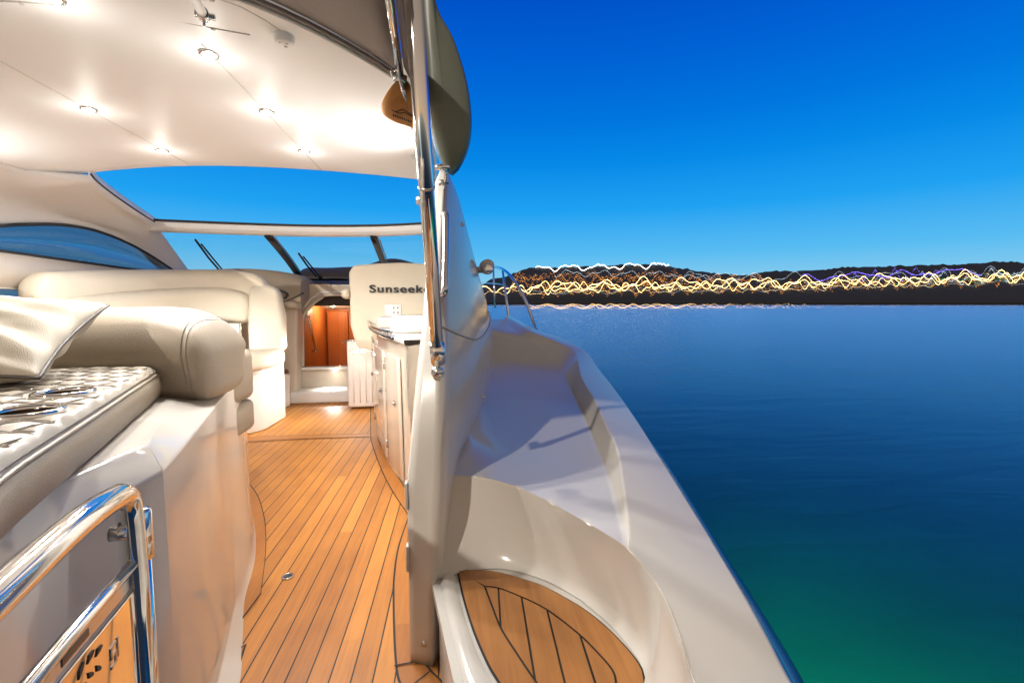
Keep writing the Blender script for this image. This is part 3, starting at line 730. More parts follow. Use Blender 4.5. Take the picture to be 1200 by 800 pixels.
# forward wing cushion, seat, base
q = MB(); q.add(*prism([(-1.91, 5.12, .74), (-1.60, 5.22, .74), (-1.62, 5.30, 1.10), (-1.68, 5.35, 1.38), (-1.80, 5.36, 1.44), (-1.95, 5.30, 1.42), (-1.94, 5.18, 1.0)], (0, .16, 0)))
q.build('wing_cushion', M['leatherL'], sof, bevel=.05, seg=5)
rows = []
for i in range(30):
    x = -2.36 + .40 * i / 29
    row = []
    for j in range(26):
        z = .76 + .28 * j / 25; u = (x + z) / .055; w_ = (x - z) / .055
        row.append(Vector((x, 5.10 - .012 * (abs(math.sin(math.pi * u) * math.sin(math.pi * w_))) ** .5 + .04 * (z - .76), z)))
    rows.append(row)
mk('quilted_inset', *grid(rows), M['leatherL'], sof, solid=.03)
mk('inset_piping', *tube([(-2.36, 5.09, 1.045), (-1.965, 5.09, 1.045), (-1.955, 5.075, .77)], .006, n=6), M['stitch'], sof)
def plan_block(poly, z0, z1): return prism([(x, y, z0) for x, y in poly], (0, 0, z1 - z0))
arc = lambda cx, cy, r, a0, a1, n=14: [(cx + r * math.cos(math.radians(a0 + (a1 - a0) * k / n)), cy + r * math.sin(math.radians(a0 + (a1 - a0) * k / n))) for k in range(n + 1)]
seatp = [(-2.7, 5.3), (-2.7, 4.55)] + arc(-2.05, 4.98, .43, -100, 5) + [(-1.60, 5.3)]
mk('seat', *plan_block(seatp, .60, .775), M['leatherL'], sof, bevel=.06, seg=6)
basep = [(-2.7, 5.35), (-2.7, 4.62)] + arc(-2.06, 5.02, .37, -100, 5) + [(-1.66, 5.42)]
mk('base', *plan_block(basep, 0, .62), M['white'], sof, bevel=.02, seg=3)

# ---- helm seat
hs = thing('helm_seat', 'cream double helm seat with dark lettering across its back', 'seat', (-.5, 5.4, .4))
prof = []
z0, z1, x0, x1 = .72, 1.665, -.97, .12
pl = [(x0 + .08, z0), (x0 + .03, z0 + .15), (x0, 1.0), (x0, z1 - .10), (x0 + .02, z1 - .045), (x0 + .06, z1 - .015), (x0 + .30, z1 + .008), (-.42, z1 + .02), (x1 - .2, z1 + .008), (x1 - .05, z1 - .02), (x1, z1 - .1), (x1, 1.0), (x1 - .05, z0)]
mk('backrest', *prism([(x, 5.42, z) for x, z in pl], (0, .16, 0)), M['leatherL'], hs, bevel=.05, seg=6)
mk('arm_knob', *lathe([(.03, 0), (.045, .02), (.05, .05), (.035, .08), (.002, .085)], (x0 + .02, 5.5, 1.33), 'x', 20), M['leatherL'], hs)
kn = [o for o in hs.children if o.name.startswith('arm_knob')][0]; kn.scale.x = 1
mk('arm_knob', *lathe([(.002, -.085), (.04, -.08), (.055, -.045), (.055, .0)], (x0, 5.46, 1.34), 'x', 20), M['leatherL'], hs)
cu = bpy.data.curves.new('lettering', 'FONT'); cu.body = 'Sunseeker'; cu.size = .118; cu.extrude = .002; cu.offset = .0020; cu.space_character = 1.12
to = bpy.data.objects.new('tmp_text', cu); link(to); bpy.context.view_layer.update()
me = bpy.data.meshes.new_from_object(to.evaluated_get(bpy.context.evaluated_depsgraph_get())); bpy.data.objects.remove(to)
xs_ = [v.co.x for v in me.vertices]; w0 = max(xs_) - min(xs_)
target_w = Yp(512, 337, 5.415).x - Yp(433, 337, 5.415).x
sx = target_w / w0; pl0 = Yp(433, 342.5, 5.415)
for vv in me.vertices:
    x, y, z = vv.co; vv.co = (pl0.x + (x - min(xs_)) * sx, 5.408 - z, pl0.z + y * .98)
bm = bmesh.new(); bm.from_mesh(me); ng = bmesh.ops.duplicate(bm, geom=bm.faces[:] + bm.edges[:] + bm.verts[:]); [setattr(q_, 'co', q_.co + Vector((.005, -.0012, .0))) for q_ in ng['geom'] if isinstance(q_, bmesh.types.BMVert)]; bm.to_mesh(me); bm.free()
me.materials.append(M['black']); lo = link(bpy.data.objects.new('lettering', me)); lo.parent = hs; lo.location = -hs.location
sb = thing('seat_pedestal', 'white fluted box pedestal under the helm seat, standing on teak', 'pedestal', (-.9, 5.7, 0))
mb = MB(); mb.box(-1.07, -.70, 5.72, 6.1, .02, .80); mb.build('box', M['white'], sb, bevel=.03, seg=4)
for k in range(4): mk('rib', *tube([(-1.0 + .07 * k, 5.718, .08), (-1.0 + .07 * k, 5.718, .74)], .006, n=8), M['white'], sb)
mb = MB(); mb.box(-1.16, -.76, 5.5, 5.72, .79, .80); mk('hinge_bar', *tube([(-1.10, 5.66, .80), (-.93, 5.6, .83)], .009, n=8), M['chromeb'], sb)
for z in (.40, .62): mk('knob', *lathe([(.002, -.02), (.014, -.015), (.016, 0)], (-1.07, 5.85, z), 'x', 12), M['grey'], sb)

# ---- wet bar cabinet along the starboard side
wb = thing('wet_bar_cabinet', 'cream gloss wet bar cabinet with curved front and chrome edged top', 'cabinet', (-.3, 4.2, 0))
front = [(Zp(440, 474, 0)), Zp(442, 507, 0), Zp(456, 543, 0), Zp(470, 563, 0), Zp(484, 586, 0)]
FP = cr(front, 40); FPi = [p + Vector((.004, 0, 0)) for p in FP]
def row_at(P, z, lean=0): return [Vector((p.x + lean, p.y, z)) for p in P]
mb = MB(); v, f = grid([row_at(FP, .0), row_at(FP, .06), row_at(FP, .5, -.005), row_at(FP, .98, -.015)]); mb.add(v, f)
mb.add([Vector((FP[0].x, FP[0].y, 0)), Vector((-.05, FP[0].y, 0)), Vector((-.05, FP[0].y, .98)), Vector((FP[0].x - .015, FP[0].y, .98))], [(0, 1, 2, 3)])
mb.add([Vector((FP[-1].x, FP[-1].y, 0)), Vector((-.05, FP[-1].y, 0)), Vector((-.05, FP[-1].y, 1.0)), Vector((FP[-1].x - .015, FP[-1].y, .98))], [(0, 1, 2, 3)])
mb.build('body', M['cream'], wb, weld=True)
def cpt_(i, z, off=0.0):
    p = FP[i]; t = (FP[min(i + 1, 39)] - FP[max(0, i - 1)]).normalized(); n1 = Vector((t.y, -t.x, 0)); n1 = n1 if n1.x < 0 else -n1
    return Vector((p.x - .016 * z, p.y, z)) + n1 * off
for i0, i1_, lab in ((2, 17, 'door'), (18, 29, 'door'), (30, 36, 'door')):
    rows = [[cpt_(i, z, .010) for i in range(i0, i1_ + 1)] for z in (.05, .4, .88)]
    d_ = mk(lab, *grid(rows), M['cream'], wb, solid=.014, bevel=.004, seg=2)
    mk('latch', *lathe([(.002, -.012), (.018, -.010), (.02, 0)], cpt_(i1_ - 2, .55, .02), 'x', 14), M['chromeb'], d_)
    for z in (.15, .75):
        mk('hinge', *tube([cpt_(i0, z, .02), cpt_(i0, z + .06, .02)], .006, n=8), M['chromeb'], d_)
rows = [[cpt_(i, .985, .015) for i in range(40)], [cpt_(i, 1.0, .025) for i in range(40)], [cpt_(i, 1.02, .02) for i in range(40)], [Vector((-.04, FP[i].y, 1.02)) for i in range(40)]]
mk('countertop', *grid(rows), M['white'], wb)
mk('top_rail', *tube([cpt_(i, 1.045, .035) for i in range(1, 36)], .012, n=12), M['chrome'], wb)
mk('rail_shadow_strip', *tube([cpt_(i, 1.005, .03) for i in range(1, 36)], .009, n=8), M['blackg'], wb)
for i in (3, 18, 33): mk('rail_post', *tube([cpt_(i, 1.0, .03), cpt_(i, 1.045, .035)], .008, n=8), M['chrome'], wb)
mb = MB(); mb.box(-.55, -.10, 4.3, 5.1, 1.02, 1.12); mb.build('sink_lid', M['moulding'], wb, bevel=.03, seg=4)
mb = MB(); mb.box(-.36, -.08, 3.55, 4.2, 1.02, 1.15); mb.build('grill_lid', M['moulding'], wb, bevel=.03, seg=4)
so = thing('socket_panel', 'small upright white panel with four holes standing on the bar top', 'panel', (-.5, 4.9, 1.12))
a = Yp(451, 371, 4.75); b = Yp(470, 357, 4.75)
MB().box(a.x, b.x, 4.75, 4.79, a.z - .02, b.z).build('plate', M['white'], so, bevel=.006)
for ix in (.55, .8):
    for iz in (.35, .75): mk('hole', *lathe([(.007, 0), (.007, -.003), (.001, -.0035)], (a.x + (b.x - a.x) * ix, 4.75, a.z + (b.z - a.z) * iz), 'y', 12), M['black'], so)

# ================================================================= STARBOARD WING (arch leg) AND SLAB
wing = thing('hardtop_wing', 'tall curved white fibreglass wing rising from the deck to the hardtop', 'pillar', (.1, 2.2, 0))
secs = [ # z, inboard-forward, inboard-aft edge, tip-left, tip-right, outboard curve..., forward
    (0.00, (-.16, 3.2), (-.135, 2.0), (-.115, 1.60), (-.040, 1.57), (-.005, 1.66), (.01, 1.9), (.06, 2.7), (.12, 3.4)),
    (0.30, (-.16, 3.2), (-.135, 2.0), (-.115, 1.60), (-.030, 1.57), (.010, 1.67), (.03, 1.9), (.08, 2.7), (.14, 3.4)),
    (0.56, (-.16, 3.2), (-.135, 2.0), (-.115, 1.60), (-.015, 1.58), (.035, 1.72), (.06, 1.95), (.16, 2.7), (.24, 3.4)),
    (0.66, (-.16, 3.3), (-.130, 2.05), (-.110, 1.60), (-.005, 1.60), (.055, 1.78), (.11, 2.05), (.235, 2.7), (.33, 3.4)),
    (0.90, (-.13, 3.1), (-.105, 2.05), (-.085, 1.66), (-.000, 1.64), (.09, 1.86), (.18, 2.15), (.30, 2.75), (.36, 3.4)),
    (1.16, (-.085, 2.9), (-.075, 2.10), (-.060, 1.78), (.005, 1.76), (.10, 2.0), (.19, 2.3), (.29, 2.8), (.34, 3.4)),
    (1.40, (-.07, 2.9), (-.055, 2.15), (-.040, 1.90), (.010, 1.88), (.09, 2.1), (.16, 2.4), (.23, 2.8), (.27, 3.3)),
    (1.62, (-.05, 2.9), (-.035, 2.20), (-.020, 2.02), (.020, 2.0), (.075, 2.18), (.125, 2.4), (.165, 2.7), (.18, 3.1)),
    (1.76, (-.03, 2.8), (-.020, 2.25), (-.005, 2.10), (.030, 2.09), (.065, 2.2), (.10, 2.4), (.115, 2.6), (.12, 2.9)),
    (1.835, (0, 2.7), (.0, 2.35), (.010, 2.2), (.030, 2.18), (.05, 2.25), (.065, 2.4), (.07, 2.55), (.06, 2.8))]
# interpolate sections vertically
cols = []
for c in range(8):
    cols.append(cr([(s[c + 1][0], s[c + 1][1], s[0]) for s in secs], 46))
rows = []
for i in range(46):
    A = [cols[c][i] for c in range(8)]
    line = [A[0], A[1], A[2]] ; cur = cr([A[2], A[3]], 5)[1:] + cr(A[3:], 22)[1:]
    rows.append(cr([A[0], A[1], A[2]], 8) + cur)
v, f = grid(rows, True); n = len(rows[0]); wmesh = mk('shell', v, f + [tuple(range(n)), tuple(range(len(v) - n, len(v)))], M['deck'], wing, bevel=0)
def wing_pt(z, k): # k: 0..1 along tip->outboard
    i = min(range(46), key=lambda i: abs(rows[i][12].z - z)); r = rows[i][11:]; return r[int(k * (len(r) - 1))]
P = [wing_pt(1.13, k / 20) + Vector((.002, -.003, 0)) for k in range(18)]
mk('panel_joint', *tube(P, .004, n=6), M['grey'], wing)
hd0, hd1 = wing_pt(1.58, .0), wing_pt(1.27, .0)
ho = Vector((.012, -.045, 0))
mk('grab_handle', *tube([hd0, hd0 + ho * .8, hd0.lerp(hd1, .12) + ho, hd0.lerp(hd1, .5) + ho * 1.05, hd0.lerp(hd1, .88) + ho, hd1 + ho * .8, hd1], .013, n=12, smooth_n=30), M['chromeb'], wing)
for z, k in ((1.66, .35), (1.50, .52), (1.20, .62), (.84, .45)):
    p = wing_pt(z, k) + Vector((.003, -.004, 0)); mk('screw', *lathe([(.008, .002), (.008, -.003), (.004, -.005), (.001, -.005)], p, 'y', 12), M['chromeb'], wing)
p = Vector((-.065, 1.585, .08)); mk('screw', *lathe([(.011, .01), (.011, -.006), (.006, -.009), (.001, -.009)], p, 'y', 14), M['chromeb'], wing)
for z in (.60, .38): mk('hinge_plate', *MB().box(-.128, -.117, 1.592, 1.64, z - .05, z + .05).v and (lambda m_: (m_.v, m_.f))(MB().box(-.123, -.113, 1.592, 1.625, z - .045, z + .045)), M['grey'], wing, bevel=.002)

# ---- chrome poles
pole = thing('awning_pole', 'thick chrome pole leaning from the wing foot bracket up to the awning', 'pole', (-.02, 1.5, 1.0), group='chrome awning poles')
pa, pb = Yp(513, 418, 1.52), Yp(481, -60, .98)
mk('tube', *tube([pa, pb], .0195, n=28), M['chrome'], pole)
dd = (pb - pa).normalized()
mk('collar', *tube([pa - dd * .02, pa + dd * .05], .0235, n=24), M['chrome'], pole)
pc = pa.lerp(pb, (418 - 160) / 478); mk('joint_ring', *tube([pc, pc + dd * .006], .0215, n=24), M['chromeb'], pole)
mk('set_screw', *lathe([(.006, .0), (.005, -.004), (.001, -.005)], pa.lerp(pb, (418 - 172) / 478) + Vector((0, -.019, 0)), 'y', 10), M['black'], pole)
pe = Yp(513, 436, 1.56)
mk('foot_eye', *tube([pe + Vector((.0, 0, .03)), pe + Vector((.012, 0, .01)), pe + Vector((.010, 0, -.02)), pe + Vector((-.008, 0, -.02)), pe + Vector((-.012, 0, .01)), pe + Vector((0, 0, .03))], .006, n=10, smooth_n=24), M['chrome'], pole)
mk('foot_base', *lathe([(.02, .06), (.022, .0), (.018, -.012), (.006, -.018)], pe + Vector((0, .0, 0)), 'y', 18), M['chromeb'], pole)
pole2 = thing('awning_pole', 'slim chrome pole ending in a clamp above the hanging wooden paddle', 'pole', (-.15, 1.8, 2.0), group='chrome awning poles')
a, b = Yp(469, 90, 1.80), Yp(451, -40, 1.35)
mk('tube', *tube([a, b], .013, n=18), M['chrome'], pole2)
mk('clamp', *tube([a + Vector((-.02, 0, .0)), a + Vector((.02, 0, -.012))], .016, n=14), M['chromeb'], pole2)
mk('clamp_ring', *tube([a + Vector((-.022, 0, -.012)), a + Vector((-.030, -.01, .012)), a + Vector((-.018, 0, .022)), a + Vector((-.008, 0, 0))], .005, n=8, smooth_n=16), M['chrome'], pole2)
pole3 = thing('awning_pole', 'short pale pole end bolted under the ceiling edge at the top of the photo', 'pole', (-.7, 1.5, 2.1), group='chrome awning poles')
a = Yp(236, 14, 1.56); b = Yp(208, -40, 1.30)
mk('tube', *tube([a, b], .013, n=18), M['ceil'], pole3); mk('end_fitting', *tube([a, a + (a - b).normalized() * .035], .017, n=16), M['chromeb'], pole3)
e = a + (a - b).normalized() * .03
mk('bracket', *tube([e + Vector((-.022, 0, .004)), e + Vector((.028, .006, .0))], .009, n=12), M['chromeb'], pole3); mk('pin', *tube([e, e + Vector((0, 0, -.03))], .004), M['chromeb'], pole3)

# ---- canvas awning behind the hardtop
rows = []
for i in range(41):
    x = -2.6 + (2.6 - .15) * i / 40
    y0 = aft_y(x) - .03
    rows.append([Vector((x, y0 + (.45 - y0) * j / 20, cz(x) + .02 + .10 * (j / 20) + .012 * math.sin(x * 4 + j * .2) * (j / 20) - .03 * math.sin(math.pi * j / 20))) for j in range(21)])
aw = mk('awning', *grid(rows), M['canvas'], solid=.004); tag(aw, 'grey canvas awning stretched aft of the white hardtop', 'awning')
rows = []
for j in range(20):
    t = j / 19; y = 2.02 - 1.1 * t; rows.append([Vector((-.125 + .0 * t, y, 2.17 + .08 * t)), Vector((-.10, y, 2.12 + .06 * t)), Vector((-.075, y + .0, 2.04 + .05 * t - .05 * (1 - t)))])
va = mk('side_valance', *grid(rows), M['brownc'], solid=.006); tag(va, 'narrow dark brown canvas flap between the two chrome poles', 'flap')

# ---- board and paddle
bo = thing('paddle_board', 'grey green board with blue rim stowed upright behind the thick chrome pole', 'board', (.05, 1.95, 1.75))
ol = [(494, -120), (503, -40), (513, 10), (530, 42), (542, 76), (550, 110), (553, 145), (550, 172), (542, 192), (531, 206), (519, 198), (509, 172), (501, 135), (496, 60), (490, -20), (488, -120)]
ol3 = cr([Yp(px, py, 1.93) for px, py in ol + [ol[0]]], 70)[:-1]
cen = Yp(520, 120, 1.93)
rows = []
for s_, dy in ((.0, -.045), (.5, -.043), (.85, -.034), (.95, -.022), (1.0, 0.0), (.97, .02), (.85, .035), (0.0, .04)):
    rows.append([Vector((cen.x + (p.x - cen.x) * s_, p.y + dy, cen.z + (p.z - cen.z) * s_)) for p in ol3])
v, f = grid(rows, True); nn = len(ol3)
fmm = [0 if k // nn in (0, 1, 2) or k // nn > 5 else 1 for k in range(len(f))]
mk('board', v, f, None, bo, mats=[M['board'], M['boardblue']], fm=fmm)
bk = thing('board_bracket', 'small blue lit chrome bracket holding the board tip above the wing', 'bracket', (.04, 1.98, 1.78))
mk('arm', *tube([Yp(506, 150, 1.945), Yp(513, 172, 1.945), Yp(522, 200, 1.945), Yp(520, 222, 2.05)], .008, n=10, smooth_n=16), M['chrome'], bk)
mk('cross_bar', *tube([Yp(511, 196, 1.86), Yp(527, 196, 1.86)], .011, n=12), M['chrome'], bk)
mk('foot', *tube([Yp(514, 215, 2.0), Yp(525, 212, 2.0)], .012, n=12), M['chromeb'], bk)

pd = thing('wooden_paddle', 'varnished wooden paddle blade with dark wave emblem hanging under the hardtop corner', 'paddle', (-.15, 1.8, 1.95))
yp = 1.82
ol = [(466, 93), (458, 102), (450, 114), (446.5, 124), (449, 134), (460, 142), (474, 147), (492, 152), (494, 140), (490, 122), (485, 108), (479, 97), (474, 93)]
P = cr([Yp(px, py, yp) for px, py in ol + [ol[0]]], 50)[:-1]; cen = Yp(474, 124, yp)
rows = []
for s_, dy in ((.0, -.017), (.6, -.013), (.93, -.008), (1, 0), (.93, .008), (0, .010)): rows.append([Vector((cen.x + (p.x - cen.x) * s_, p.y + dy, cen.z + (p.z - cen.z) * s_)) for p in P])
mk('blade', *grid(rows, True), M['woodp'], pd)
mk('throat', *tube([Yp(470, 92, yp - .02), Yp(473, 108, yp - .022), Yp(476, 120, yp - .016)], .01, n=12, rad=lambda t: .012 * (1 - .75 * t)), M['chromeb'], pd)
mb = MB()
for w_ in ([(459, 128.5), (463, 131), (467, 130), (471, 128.6), (475, 130), (480, 133), (484, 136)], [(462, 130.5), (468, 133), (474, 132.0), (479, 134.5), (486, 137)]):
    addtube(mb, [Yp(px, py, yp - .0165) for px, py in w_], .0016, n=6, smooth_n=20)
mb.build('wave_emblem', M['piping'], pd)
mb = MB()
for k in range(9):
    px = 460.5 + 2.5 * k; py = 133.8 + .9 * k
    a, b, c, d = [Yp(px + dx, py + dy, yp - .0168) for dx, dy in ((0, 0), (1.7, .5), (1.5, 2.9 + .3), (-.2, 2.6))]
    mb.add(*prism([a, b, c, d], (0, .001, 0)))
mb.build('emblem_lettering', M['piping'], pd)

# ================================================================= SIDE DECK, BULWARK, GUNWALE
T = cr([Zp(508, 556, .6), Zp(530, 556.5, .6), Zp(565, 559, .6), Zp(600, 568, .6), Zp(635, 583, .6), Zp(670, 602, .6), Zp(705, 622, .6), Zp(735, 642, .595), Zp(757, 666, .58), Zp(779, 700, .56), Zp(798, 748, .53), Zp(816, 805, .50), Vector((.46, .60, .47)), Vector((.42, .3, .42))], 72)
B = cr([Zp(500, 678, .3), Zp(522, 672, .3), Zp(556, 664, .3), Zp(593, 662, .3), Zp(640, 675, .3), Zp(687, 701, .3), Zp(715, 722, .3), Zp(735, 742, .3), Zp(748, 758, .3), Zp(758, 773, .3), Zp(763, 790, .3), Zp(765, 808, .3), Vector((.50, .8, .3)), Vector((.45, .3, .3))], 72)
ledge = lambda k: T[k]
deck = MB()
rw = []
for t in (0, .03, .08, .16, .3, .5, .7, .86, .94, .98, 1.0):
    row = []
    for a, b in zip(T, B):
        p = a.lerp(b, t); z = a.z + (b.z - a.z) * t
        # rounded top lip and generous fillet at the foot
        out = Vector((b.x - .25, b.y - 1.4, 0)).normalized() * -1
        p = a.lerp(b, t ** 1.0)
        bow = .018 * math.sin(math.pi * t) ** 1.0
        n1 = Vector((.35, .94, 0)) if b.y > 1.4 else Vector((.9, .4, 0))
        p += n1 * bow
        if t > .85: p -= n1 * .03 * ((t - .85) / .15) ** 2 * .8
        row.append(p)
    rw.append(row)
v, f = grid(rw); deck.add(v, f)
# ledge and sloping side deck: rows from T's first part forward
kW = 44  # index of T where the ledge meets the bulwark
Lc_ = [T[0], Zp(546, 533, .6), Zp(570, 500, .60), Zp(580, 462, .64), Zp(583, 432, .72), Zp(582, 408, .84), Zp(580, 392, .96), Zp(578, 376, 1.08), Zp(577, 366, 1.15)]
Wc_ = [Zp(745, 640, .595), Zp(717, 562, .60), Zp(703, 525, .61), Zp(688, 490, .63), Zp(677, 468, .655), Zp(660, 435, .74), Zp(638, 410, .86), Zp(612, 392, .97), Zp(590, 374, 1.08)]
Ic_ = [Zp(752, 634, .60), Zp(724, 531, .68), Zp(711, 500, .71), Zp(697, 469, .745), Zp(681, 441, .79), Zp(674, 413, .85), Zp(652, 400, .92), Zp(622, 388, 1.0), Zp(593, 371, 1.10)]
Oc_ = [Zp(826, 617, .58), Zp(771, 530, .65), Zp(746, 491, .69), Zp(721, 456, .735), Zp(702, 432, .785), Zp(686, 411, .855), Zp(658, 396, .93), Zp(626, 385, 1.01), Zp(596, 369, 1.11)]
NR = 60
Wc_[0] = T[min(range(len(T)), key=lambda k: (T[k] - Wc_[0]).length)].copy(); Ic_[0] = Wc_[0] + Vector((.004, .004, .006))
Lc_ = [Lc_[0]] + [p + Vector((-.13 * min(i, 2) , 0, 0)) for i, p in enumerate(Lc_[1:])]
Lr, Wr, Ir, Or = crp(Lc_, NR), crp(Wc_, NR), crp(Ic_, NR), crp(Oc_, NR)
nu = 26
rows = []
kW = min(range(len(T)), key=lambda k: (T[k] - Wc_[0]).length)
for i in range(NR):
    row = []
    for j in range(nu):
        u = j / (nu - 1); p = Lr[i].lerp(Wr[i], u)
        if i < 14:
            q = T[int(round(u * kW))]; ft = (1 - i / 14) ** 1.6 if i else 1
            fu = u * kW; k0 = int(fu); k1 = min(kW, k0 + 1); q = T[k0].lerp(T[k1], fu - k0)
            base_p = Lr[0].lerp(Wr[0], u); p = p + (q - base_p) * ft
        p = p + Vector((0, 0, -.02 * math.sin(math.pi * u) * min(1, i / 25) + .13 * max(0, (.30 - u) / .30) ** 2 * min(1, i / 24)))
        row.append(p)
    row.insert(0, row[0] + Vector((-.16 * min(1, i / 16), .0, -.03)))
    rows.append(row)
v, f = grid(rows); deck.add(v, f)
# bulwark inner wall, gunwale top, hull side
near_i = [T[k] for k in range(kW, len(T))]
On = cr([Oc_[0], Zp(869, 688, .545), Zp(901, 745, .515), Zp(932, 803, .485), Vector((.66, .55, .44)), Vector((.60, .2, .38))], len(near_i))
near_i = near_i[::-1]; On = On[::-1]
Iall = near_i + Ir[1:]; Oall = On + Or[1:]; Wall = near_i + Wr[1:]
rows = []
for w_, i_, o_ in zip(Wall, Iall, Oall):
    g_ = o_ - i_; g_.z = 0; g_ = g_.normalized() if g_.length > 1e-5 else Vector((1, 0, 0))
    d1 = (i_ - w_)
    q1 = min(.35, .012 / max(d1.length, .001)); rows.append([w_, w_ + d1 * (1 - q1), i_ - Vector((0, 0, .003)) + g_ * .003, i_ + g_ * .012, i_.lerp(o_, .5) + Vector((0, 0, .002)), o_ - g_ * .012, o_ - g_ * .002 + Vector((0, 0, -.004)), o_ + g_ * .002 + Vector((0, 0, -.012)), o_ + g_ * .004 + Vector((0, 0, -.025))])
v, f = grid(rows); deck.add(v, f)
dk = deck.build('side_deck', M['deck'], weld=True, bevel=0); tag(dk, kind='structure')
wn_ = dk.modifiers.new('w', 'WEIGHTED_NORMAL'); wn_.weight = 90
rows = []
for i_, o_ in zip(Iall, Oall):
    g_ = o_ - i_; g_.z = 0; g_ = g_.normalized() if g_.length > 1e-5 else Vector((1, 0, 0))
    e = o_ + Vector((0, 0, -.025))
    rows.append([e + g_ * .004, e + g_ * .022 + Vector((0, 0, -.006)), e + g_ * .065 + Vector((0, 0, -.04)), e + g_ * .10 + Vector((0, 0, -.10)), e + g_ * .10 + Vector((0, 0, -.22)), Vector((e.x + .05, e.y, -.4)), Vector((e.x - .08, e.y, -1.4))])
hu = mk('hull_side', *grid(rows), M['hull']); tag(hu, kind='structure'); hu.data.set_sharp_from_angle(angle=math.radians(60))

# ---- teak tread in the recess
tr = thing('step_tread', 'leaf shaped teak step tread with black seams set in the white recess', 'tread', (.25, 1.3, .3))
mb = MB()
tp = [Zp(*p, .3) for p in [(505, 676), (540, 655), (593, 655), (640, 668), (700, 700), (750, 745), (780, 790), (785, 900), (560, 900), (530, 790)]]
rec = MB().add(*prism([(p.x, p.y, .297) for p in tp], (0, 0, -.03))).build('recess_floor', M['deck'], smooth=False); tag(rec, kind='structure')
OL_r = [(535, 667), (577, 669), (612, 678), (640, 688), (687, 715), (722, 745), (750, 778), (757, 800), (760, 830)]
IN_r = [(568, 688), (584, 690), (610, 700), (640, 715), (677, 743), (705, 771), (719, 789), (722, 806), (722, 830)]
OL_l = [(535, 668), (542, 701), (554, 740), (570, 778), (584, 802), (600, 830)]
IN_l = [(568, 688), (577, 712), (587, 737), (605, 766), (628, 800), (650, 830)]
def Z3(p, z): q = Zp(*p, .3); q.z = z; return q
def sheet(A, Bq, z, n=30):
    A = cr([Z3(p, z) for p in A], n); Bq = cr([Z3(p, z) for p in Bq], n); return grid([A, Bq])
full = cr([Z3(p, .3015) for p in OL_r], 30); fl = cr([Z3(p, .3015) for p in OL_l], 30)
cb_ = MB().add(*grid([full, fl])); cb_.build('caulk_bed', M['caulk'], tr, smooth=False)
ctr = Z3((660, 770), .305)
def inset(P, d, side_):
    out = []
    for i, p in enumerate(P):
        t = (P[min(i + 1, len(P) - 1)] - P[max(0, i - 1)]).normalized(); n1 = Vector((t.y, -t.x, 0)) * side_; out.append(p + n1 * d)
    return out
zt2 = .3045
orr = inset(cr([Z3(p, zt2) for p in OL_r], 40), .006, 1); irr = inset(cr([Z3(p, zt2) for p in IN_r], 40), .003, -1)
oll = inset(cr([Z3(p, zt2) for p in OL_l], 40), .006, -1); ill = inset(cr([Z3(p, zt2) for p in IN_l], 40), .003, 1)
mk('border_plank', *grid([orr, irr]), M['teakt'], tr, smooth=False)
mk('border_plank', *grid([oll, ill]), M['teakt'], tr, smooth=False)
# infill planks between the two inner borders, cut by seams
ir2 = inset(cr([Z3(p, zt2) for p in IN_r], 80), .003, 1); il2 = inset(cr([Z3(p, zt2) for p in IN_l], 80), .003, -1)
seams = [((584, 690), (587, 740)), ((611, 700), (628, 804)), ((641, 715), (663, 806)), ((679, 743), (699, 806)), ((722, 780), (735, 830))]
def cutx(P, s):  # x of seam line s at y
    a, b = Zp(*s[0], .3), Zp(*s[1], .3); return a, b
def side_of(p, s): a, b = cutx(None, s); return (b.x - a.x) * (p.y - a.y) - (b.y - a.y) * (p.x - a.x)
poly0 = ir2 + il2[::-1]
def clip(poly, s, keep, off):
    a, b = cutx(None, s); d = Vector((b.x - a.x, b.y - a.y, 0)).normalized(); nn_ = Vector((-d.y, d.x, 0))
    f_ = lambda p: keep * (p - a).dot(nn_) - off
    out = []
    for i in range(len(poly)):
        p, q_ = poly[i], poly[(i + 1) % len(poly)]; fp, fq = f_(Vector((p.x, p.y, .3)) - Vector((0, 0, .0))), f_(q_)
        if fp >= 0: out.append(p)
        if (fp >= 0) != (fq >= 0): t = fp / (fp - fq); out.append(p.lerp(q_, t))
    return out
for k in range(len(seams)):
    pl_ = list(poly0)
    if k > 0: pl_ = clip(pl_, seams[k - 1], 1, .003)
    if k < len(seams) - 0: pl_ = clip(pl_, seams[k], -1, .003)
    if len(pl_) > 2: mk('plank', pl_, [tuple(range(len(pl_)))], M['teakt'], tr, smooth=False)
# rounded lip on the inboard side of the recess
lipo = cr([Zp(514, 684, .3), Zp(521, 720, .3), Zp(530, 760, .3), Zp(541, 800, .3), Zp(560, 850, .3)], 30)
lipi = cr([Zp(532, 668, .3), Zp(539, 702, .3), Zp(551, 742, .3), Zp(567, 780, .3), Zp(598, 832, .3)], 30)
rows = [[Vector((p.x, p.y, 0)) for p in lipo], [Vector((p.x, p.y, .27)) for p in lipo], [Vector((p.x + .006, p.y, .297)) for p in lipo], [p.lerp(q_, .3) + Vector((0, 0, .012)) for p, q_ in zip(lipo, lipi)], [p.lerp(q_, .7) + Vector((0, 0, .008)) for p, q_ in zip(lipo, lipi)], [q_ + Vector((0, 0, -.002)) for q_ in lipi]]
o = mk('recess_lip', *grid(rows), M['deck']); tag(o, kind='structure')

